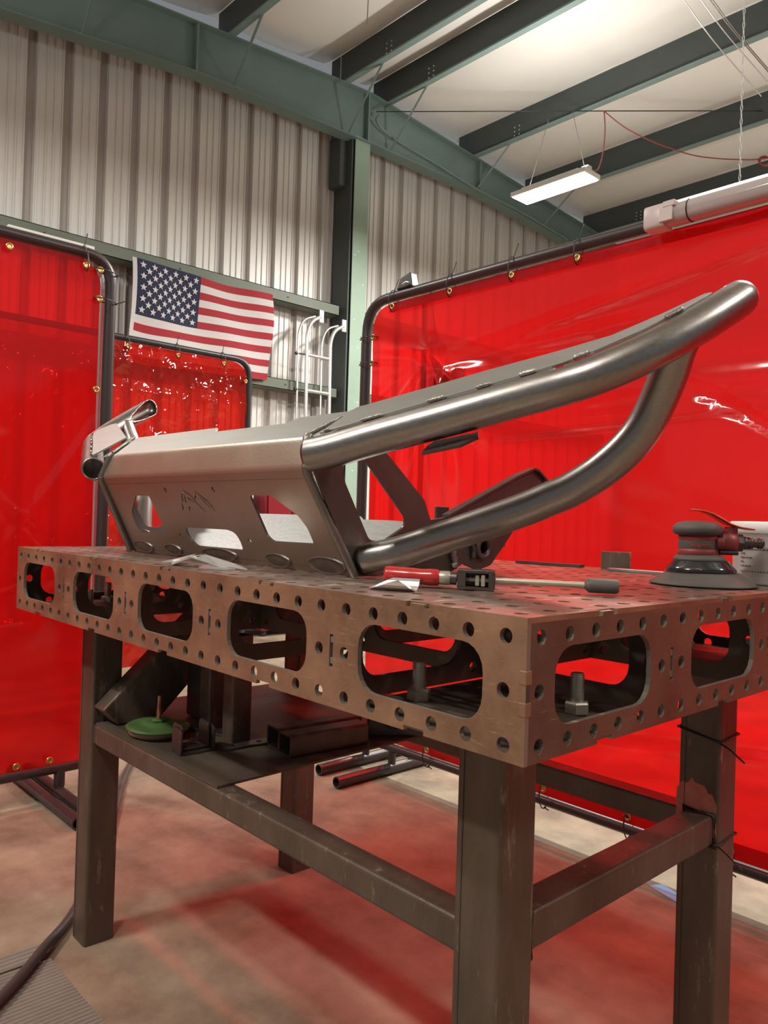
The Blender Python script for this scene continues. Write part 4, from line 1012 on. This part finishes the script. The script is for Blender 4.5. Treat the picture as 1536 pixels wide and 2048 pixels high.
# oval plugs along the lower bend
for (a, hw, hh) in ((-.330, .046, .0155), (-.190, .035, .0140), (-.005, .066, .0150), (.192, .038, .0145), (.330, .050, .0165)):
    m_ = MB(); M4 = FR(A+ux*a+fv*.0175+fn*.0002, fn, ux)
    m_.lathe([(1.0, 0), (.985, .0028), (.95, .0040), (.90, .0034), (.84, .0020), (.60, .0032), (.2, .0038), (.02, .0038)], 44, mtx=M4 @ Matrix.Scale(1, 4), sx=hw, sy=hh)
    bp_.part('oval_plug', m_, 'edgeweld')
# lower skid plate rising behind the face
m_ = MB(); so = V((CX, .176, .9435)); se = V((0, .165, .092)).normalized()
m_.plate([(-.388, 0), (.388, 0), (.388, .17), (.30, .178), (.22, .178), (.20, .190), (-.20, .190), (-.22, .178), (-.388, .178)], [], .0045, (so, ux, se)); bp_.part('skid_plate', m_, 'skid')

# ================================================================== THINGS ON THE TABLE TOP
# bar clamp with red handle
t = Thing('bar_clamp', 'bar clamp with a red wooden handle lying beside the bumper', 'clamp', (-.25, .19, H))
a = V((-.332, .111, H+.0160)); b = V((-.101, .301, H+.0125)); d = (b-a).normalized()
pr = [(.006, 0), (.0115, .002), (.0125, .008), (.0118, .05), (.0108, .065), (.0118, .082), (.0115, .095), (.009, .099)]
pr = [(r, z*.80) for r, z in pr]
m_ = MB(); m_.lathe(pr, 24, mtx=FR(a, d)); t.part('handle', m_, 'redhandle')
m_ = MB(); m_.lathe([(.0095, .078), (.0098, .080), (.0098, .092), (.008, .094)], 18, mtx=FR(a, d)); t.part('ferrule', m_, 'bolt')
pf = [(.004, .093)]
for q in range(12): pf += [(.0046, .0945+q*.0022), (.0036, .0956+q*.0022)]
m_ = MB(); m_.lathe(pf, 12, mtx=FR(a, d)); t.part('screw', m_, 'dark')
sd = d.cross(V((0, 0, 1))).normalized(); c = a+d*.128; c.z = H+.0005
MM = Matrix.Identity(4)
for i, vec in enumerate((d, -sd, V((0, 0, 1)))):
    for r in range(3): MM[r][i] = vec[r]
MM.translation = c
m_ = MB()
for (p, q) in (((-.024, -.014, 0), (.026, .014, .0045)), ((-.024, -.014, .0235), (.026, .014, .028)), ((-.024, -.014, .0045), (-.013, .014, .0235)), ((.018, -.014, .0045), (.026, .014, .0235)), ((-.024, .010, .0045), (.018, .014, .0235))): m_.box(p, q, 0, MM)
t.part('sliding_jaw', m_, 'endpl', bevel=.001)
m_ = MB(); m_.tube([MM @ V((-.035, 0, .014)), MM @ V((-.026, 0, .014))], .009, 12); t.part('jaw_collar', m_, 'endpl')
m_ = MB()
m_.box((.000, -.011, .006), (.0055, .006, .021), 0, MM); m_.box((.008, -.012, .0055), (.0135, .006, .0215), 0, MM)
t.part('clutch_plates', m_, 'bolt', bevel=.0008)
m_ = MB(); m_.tube([MM @ V((-.02, 0, .014)), V(b)-d*.005], .0042, 10); t.part('bar', m_, 'bolt')
m_ = MB(); e0 = V(b)-d*.018; m_.lathe([(.004, -.006), (.0095, 0), (.0098, .002), (.0098, .036), (.0085, .039)], 18, mtx=FR(e0, d)); t.part('end_pad', m_, 'greyrub')
# coped tube offcut
t = Thing('tube_offcut', 'bright half-round tube offcut with a pointed end at the table edge below the red handle', 'offcut', (-.28, .08, H))
m_ = MB(); o = V((-.308, .060, H+.0008)); dd = V((.062, .030, 0)).normalized(); ss = V((-dd.y, dd.x, 0)); vs = []; n = 12; R_ = .0165
for k in range(n+1):
    al = PI+PI*(.02+.96*k/n); yy = R_*math.cos(al); zz = R_*(1+math.sin(al)); h_ = zz/R_
    near = max(0, -math.cos(al)) if ss.dot(V((.47, -.63, 0))-o) < 0 else max(0, math.cos(al))
    st_ = .002+.052*h_*(near > .0)+.030*h_*(near == 0); en = .068-.020*near*h_
    for q, rr in ((st_, 1), (en, 1), (en, .86), (st_, .86)): vs.append(o+dd*q+ss*yy*rr+V((0, 0, R_+R_*math.sin(al)*rr)))
fs = []
for k in range(n):
    o_ = 4*k
    for q in range(4): fs.append((o_+q, o_+(q+1) % 4, o_+4+(q+1) % 4, o_+4+q))
fs += [(0, 1, 2, 3), (4*n+3, 4*n+2, 4*n+1, 4*n)]
m_.add([V((p[0], p[1], p[2]-.0)) for p in vs], fs, 0, False)
zmin = min(p[2] for p in m_.v); m_.v = [(p[0], p[1], p[2]-zmin+H+.0005) for p in m_.v]
t.part('half_round_shell', m_, 'alu')
# thin curled offcuts in front of the emblem
def offcut(lab, pts, th, col='alu'):
    c = sum((V(p) for p in pts), V())/len(pts); t = Thing('sheet_offcut', lab, 'offcut', (c.x, c.y, H))
    n = len(pts); P = [V(p) for p in pts]; Q = [p+V((0, 0, th)) for p in P]
    m_ = MB(); m_.add(P+Q, [tuple(range(n-1, -1, -1)), tuple(range(n, 2*n))]+[(i, (i+1) % n, n+(i+1) % n, n+i) for i in range(n)]); t.part('blade', m_, col)
z0 = H+.0006
offcut('small leaf-shaped steel offcut, leftmost of the group before the bumper face', [(-.875, .050, z0), (-.846, .062, z0+.002), (-.832, .084, z0+.012), (-.838, .098, z0+.016), (-.856, .090, z0+.010), (-.872, .070, z0+.004)], .002)
offcut('long steel offcut sloping up to the left of the tented pair', [(-.862, .062, z0), (-.800, .030, z0), (-.728, .040, z0+.0205), (-.738, .062, z0+.0215), (-.80, .070, z0+.012)], .002)
offcut('steel offcut sloping down to the right of the tented pair', [(-.742, .030, z0+.018), (-.730, .058, z0+.0205), (-.675, .096, z0+.004), (-.652, .092, z0), (-.690, .060, z0+.004)], .002)
offcut('small flat steel sliver lying right of the tented offcuts', [(-.722, .040, z0), (-.690, .037, z0), (-.657, .058, z0), (-.654, .070, z0), (-.690, .066, z0), (-.715, .052, z0)], .0035, 'alu')
# L tab and flat strips
t = Thing('angle_tab', 'square upright steel tab standing on the table behind the clamp', 'bracket', (-.44, .91, H))
m_ = MB(); o = V((-.452, .868, H+.0006)); u = V((.060, .034, 0)).normalized(); m_.plate([(0, 0), (.062, 0), (.062, .038), (0, .038)], [], .006, (o, u, (0, 0, 1))); t.part('plate', m_, 'leg', bevel=.0008)
t = Thing('flat_strip', 'thin dark flat steel strip lying left of the upright tab', 'strip', (-.56, .90, H))
m_ = MB(); m_.plate([(0, 0), (.03, .004), (.07, -.01), (.16, -.012), (.165, .008), (.08, .014), (.02, .018), (0, .012)], [], .006, (V((-.655, .830, H+.0066)), V((.97, .22, 0)), V((-.22, .97, 0)))); t.part('plate', m_, 'dark')
t = Thing('flat_bar', 'pale flat steel bar lying between the upright tab and the sander', 'bar', (-.35, .86, H))
m_ = MB(); m_.box((0, -.012, 0), (.16, .012, .006), 0, Matrix.Translation((-.405, .828, H+.0006)) @ Matrix.Rotation(.05, 4, 'Z')); t.part('plate', m_, 'toppl', bevel=.0008)

# pneumatic sander
SC = V((-.1195, .640, H+.0008)); vr = V(cr).normalized(); vr.z = 0; vr.normalize(); vb = V((-vr.y, vr.x, 0))
t = Thing('air_sander', 'black and red pneumatic orbital sander with a red lever at the right of the table', 'sander', SC)
def T2(dx, dz=0): return SC+vr*dx+V((0, 0, dz))
m_ = MB(); m_.lathe([(.080, 0), (.0845, .0015), (.0845, .003), (.074, .009), (.062, .018), (.057, .0215), (.03, .022)], 48, mtx=FR(T2(0), (0, 0, 1))); t.part('sanding_pad', m_, 'greyrub')
m_ = MB(); m_.lathe([(.052, .020), (.0555, .021), (.056, .026), (.052, .031), (.0445, .0395), (.043, .041), (.03, .041)], 40, mtx=FR(T2(-.004), (0, 0, 1))); t.part('dust_shroud', m_, 'gloss')
m_ = MB(); m_.lathe([(.041, .040), (.0425, .042), (.040, .046), (.034, .050), (.031, .051)], 36, mtx=FR(T2(-.006), (0, 0, 1))); t.part('shroud_ring', m_, 'greyrub')
m_ = MB(); m_.lathe([(.0315, .050), (.0325, .052), (.0325, .058), (.0310, .060), (.0305, .074), (.0315, .076), (.0315, .081), (.029, .083)], 36, mtx=FR(T2(-.009), (0, 0, 1))); body = t.part('motor_body', m_, 'redpaint')
m_ = MB(); m_.lathe([(.0312, .060), (.0316, .061), (.0312, .074)], 36, mtx=FR(T2(-.009), (0, 0, 1))); t.part('grip_band', m_, 'greyrub')
m_ = MB(); m_.lathe([(.029, .082), (.036, .084), (.0395, .090), (.0385, .097), (.032, .103), (.018, .106), (.004, .1065)], 40, mtx=FR(T2(-.011), (0, 0, 1))); t.part('palm_cushion', m_, 'greyrub')
m_ = MB(); m_.lathe([(.012, .028), (.0185, .030), (.019, .048), (.018, .060), (.014, .062)], 28, mtx=FR(T2(-.009, .072), vr)); t.part('valve_body', m_, 'redpaint')
m_ = MB(); m_.lathe([(.008, .02), (.010, .022), (.010, .032)], 18, mtx=FR(T2(-.009, .071)-vb*.02, vr)); t.part('speed_dial', m_, 'redpaint')
m_ = MB(); m_.lathe([(.016, .060), (.0165, .062), (.0165, .070), (.014, .072)], 6, smooth=False, mtx=FR(T2(-.009, .072), vr)); m_.lathe([(.010, .071), (.011, .073), (.011, .078), (.0085, .080), (.010, .081), (.010, .089), (.0075, .091), (.0075, .098), (.0092, .100), (.0092, .106), (.007, .108)], 20, mtx=FR(T2(-.009, .072), vr)); t.part('air_fitting', m_, 'dark', label='dark chromed air hose fitting')
m_ = MB(); m_.tube([T2(.020, .055)-vb*.016, T2(.050, .055)-vb*.016], .0035, 8); t.part('valve_pin', m_, 'black')
prl = [(-.022, .124), (-.006, .1225), (.010, .118), (.024, .110), (.038, .102), (.054, .097), (.078, .0935)]
vs = []
for i, (a, z) in enumerate(prl):
    hw = .010+.006*min(i, 3)/3
    for sgn, dz in ((-1, 0), (1, 0), (1, .0022), (-1, .0022)): vs.append(T2(a, z+dz)+vb*hw*sgn)
fs = []
for i in range(len(prl)-1):
    o = 4*i
    for q in range(4): fs.append((o+q, o+(q+1) % 4, o+4+(q+1) % 4, o+4+q))
fs += [(0, 1, 2, 3)[::-1], tuple(len(vs)-4+q for q in range(4))]
m_ = MB(); m_.add(vs, fs, 0, True); t.part('lever', m_, 'redlever')
m_ = MB(); m_.box((-.008, -.008, 0), (.008, .008, .012), 0, FR(T2(.045, .086), (0, 0, 1), vr)); m_.lathe([(.005, -.009), (.005, .009)], 12, mtx=FR(T2(.040, .092), vb)); t.part('lever_pivot', m_, 'redpaint')
# raised maker's name on the body
def text_part(thing, body_txt, size, mtx, matn, bend=None, ext=.0003, parent=None, name='lettering'):
    cu_ = bpy.data.curves.new('txt', 'FONT'); cu_.body = body_txt; cu_.size = size; cu_.extrude = ext; cu_.align_x = 'CENTER'; cu_.align_y = 'CENTER'; cu_.resolution_u = 2
    ob = bpy.data.objects.new('txt', cu_); COL.objects.link(ob); dg = bpy.context.evaluated_depsgraph_get()
    me = bpy.data.meshes.new_from_object(ob.evaluated_get(dg)); bpy.data.objects.remove(ob); bpy.data.curves.remove(cu_)
    m_ = MB(); vs = []
    for v in me.vertices:
        x, y, z = v.co
        if bend: vs.append(mtx @ V((bend*math.sin(x/bend), y, bend*math.cos(x/bend)-bend+z)))
        else: vs.append(mtx @ V((x, y, z)))
    m_.add(vs, [tuple(p.vertices) for p in me.polygons]); bpy.data.meshes.remove(me)
    return thing.part(name, m_, matn, parent=parent)
tocam = -vb
def face_m(o, right, up):
    m = Matrix.Identity(4); z = V(right).cross(V(up))
    for i in range(3): m[i][0] = right[i]; m[i][1] = up[i]; m[i][2] = z[i]
    m.translation = V(o); return m
r7 = (vr*.95-tocam*-.0).normalized(); tl = (vr*.966+tocam*.259).normalized(); tz = (tocam*.966-vr*.259).normalized()
text_part(t, 'Snap-on', .0100, face_m(T2(-.009, .067)+tz*.0320, tl, V((0, 0, 1))), 'redlever', bend=.032, parent=None)

# white tub with a printed label
B = V((-.060, .825, H+.0008)); t = Thing('plastic_tub', 'white plastic tub with a printed label at the right edge behind the sander', 'tub', B)
RB = .0845
m_ = MB(); m_.lathe([(RB-.006, 0), (RB-.003, .003), (RB-.001, .085), (RB+.001, .086), (RB+.001, .090), (RB-.001, .091)], 48, mtx=FR(B, (0, 0, 1))); t.part('tub_wall', m_, 'white')
m_ = MB(); m_.lathe([(RB, .087), (RB+.004, .089), (RB+.004, .106), (RB+.002, .109), (RB-.004, .109), (RB-.008, .106), (.01, .106)], 48, mtx=FR(B, (0, 0, 1))); t.part('lid', m_, 'white')
def on_tub(a, z, dr=.0): 
    dirv = (vr*math.sin(a)+tocam*math.cos(a)); return B+dirv*(RB-.001+dr)+V((0, 0, z))
def patch(a0, a1, z0, z1, dr, n=10):
    vs = []
    for i in range(n+1):
        a = a0+(a1-a0)*i/n; vs += [on_tub(a, z0, dr), on_tub(a, z1, dr)]
    return vs, [(2*i, 2*i+2, 2*i+3, 2*i+1) for i in range(n)]
random.seed(12)
m_ = MB()
for row in range(7):
    z = .067-row*.0072
    if row == 6: continue
    a = -1.38
    while a < -.42:
        w_ = random.uniform(.03, .09); vs, fs = patch(a, min(a+w_, -.42), z, z+.0018, .0008, 3); m_.add(vs, fs); a += w_+.02
        if random.random() < .18: break
t.part('small_print', m_, 'text')
m_ = MB(); a = -1.4
while a < -.27: vs, fs = patch(a, a+.035, .0215, .0230, .0008, 2); m_.add(vs, fs); a += .062
z = .022
while z < .085: vs, fs = patch(-.27, -.255, z, z+.0035, .0008, 1); m_.add(vs, fs); z += .0065
for q in range(6): vs, fs = patch(-.14+q*.022, -.128+q*.022, .030, .042, .0008, 1); m_.add(vs, fs)
t.part('label_border', m_, 'text')

# ================================================================== FLOOR THINGS
def ribbed_mat(name, lab, corners, nrib, flip=False):
    P = [V((*c, 0)) for c in corners]; c = sum(P, V())/4; t = Thing(name, lab, 'mat', (c.x, c.y, 0))
    m_ = MB(); Q = [p+V((0, 0, .006)) for p in P]; m_.add([p+V((0, 0, .0008)) for p in P]+Q, [(3, 2, 1, 0), (4, 5, 6, 7), (0, 1, 5, 4), (1, 2, 6, 5), (2, 3, 7, 6), (3, 0, 4, 7)]); t.part('base_layer', m_, 'rubber', bevel=.002)
    m_ = MB()
    for k in range(nrib):
        a = (k+.5)/nrib; h_ = .34/nrib
        e0 = P[0].lerp(P[3], a-h_); e1 = P[1].lerp(P[2], a-h_); e2 = P[1].lerp(P[2], a+h_); e3 = P[0].lerp(P[3], a+h_)
        up = V((0, 0, .0062)); tp_ = V((0, 0, .0088)); i0 = e0.lerp(e3, .25); i3 = e0.lerp(e3, .75); i1 = e1.lerp(e2, .25); i2 = e1.lerp(e2, .75)
        m_.add([e0+up, e1+up, e2+up, e3+up, i0+tp_, i1+tp_, i2+tp_, i3+tp_], [(4, 5, 6, 7), (0, 1, 5, 4), (1, 2, 6, 5), (2, 3, 7, 6), (3, 0, 4, 7)])
    t.part('ribs', m_, 'rubber', kind='stuff')
ribbed_mat('rubber_mat', 'large grey ribbed rubber mat in the bottom left corner before the table', [(-1.335, .040), (-1.345, -.60), (-.40, -.60), (-.42, .042)], 72)
ribbed_mat('rubber_mat', 'narrow strip of grey ribbed mat beyond the larger mat, crossed by the hose', [(-1.412, .046), (-1.405, -.60), (-1.352, -.60), (-1.350, .036)], 4)
t = Thing('air_hose', 'dark grey hose running across the floor behind the left table leg', 'hose', (-1.7, .3, 0))
m_ = MB(); m_.tube(catmull([(-.95, -.42, .024), (-1.223, -.10, .024), (-1.36, .035, .022), (-1.505, .162, .0125), (-1.80, .36, .0125), (-2.126, .545, .0125), (-2.40, .70, .0125), (-2.75, .93, .0125), (-3.3, 1.2, .0125)], 8), .0115, 12); t.part('tube', m_, 'hose')
t = Thing('blue_tape', 'strip of light blue tape on the floor behind the rear table leg', 'tape', (-.60, 1.5, 0))
m_ = MB(); m_.add([(-.64, 1.475, .001), (-.50, 1.43, .001), (-.48, 1.47, .001), (-.62, 1.515, .001)], [(0, 1, 2, 3)]); t.part('strip', m_, 'bead')
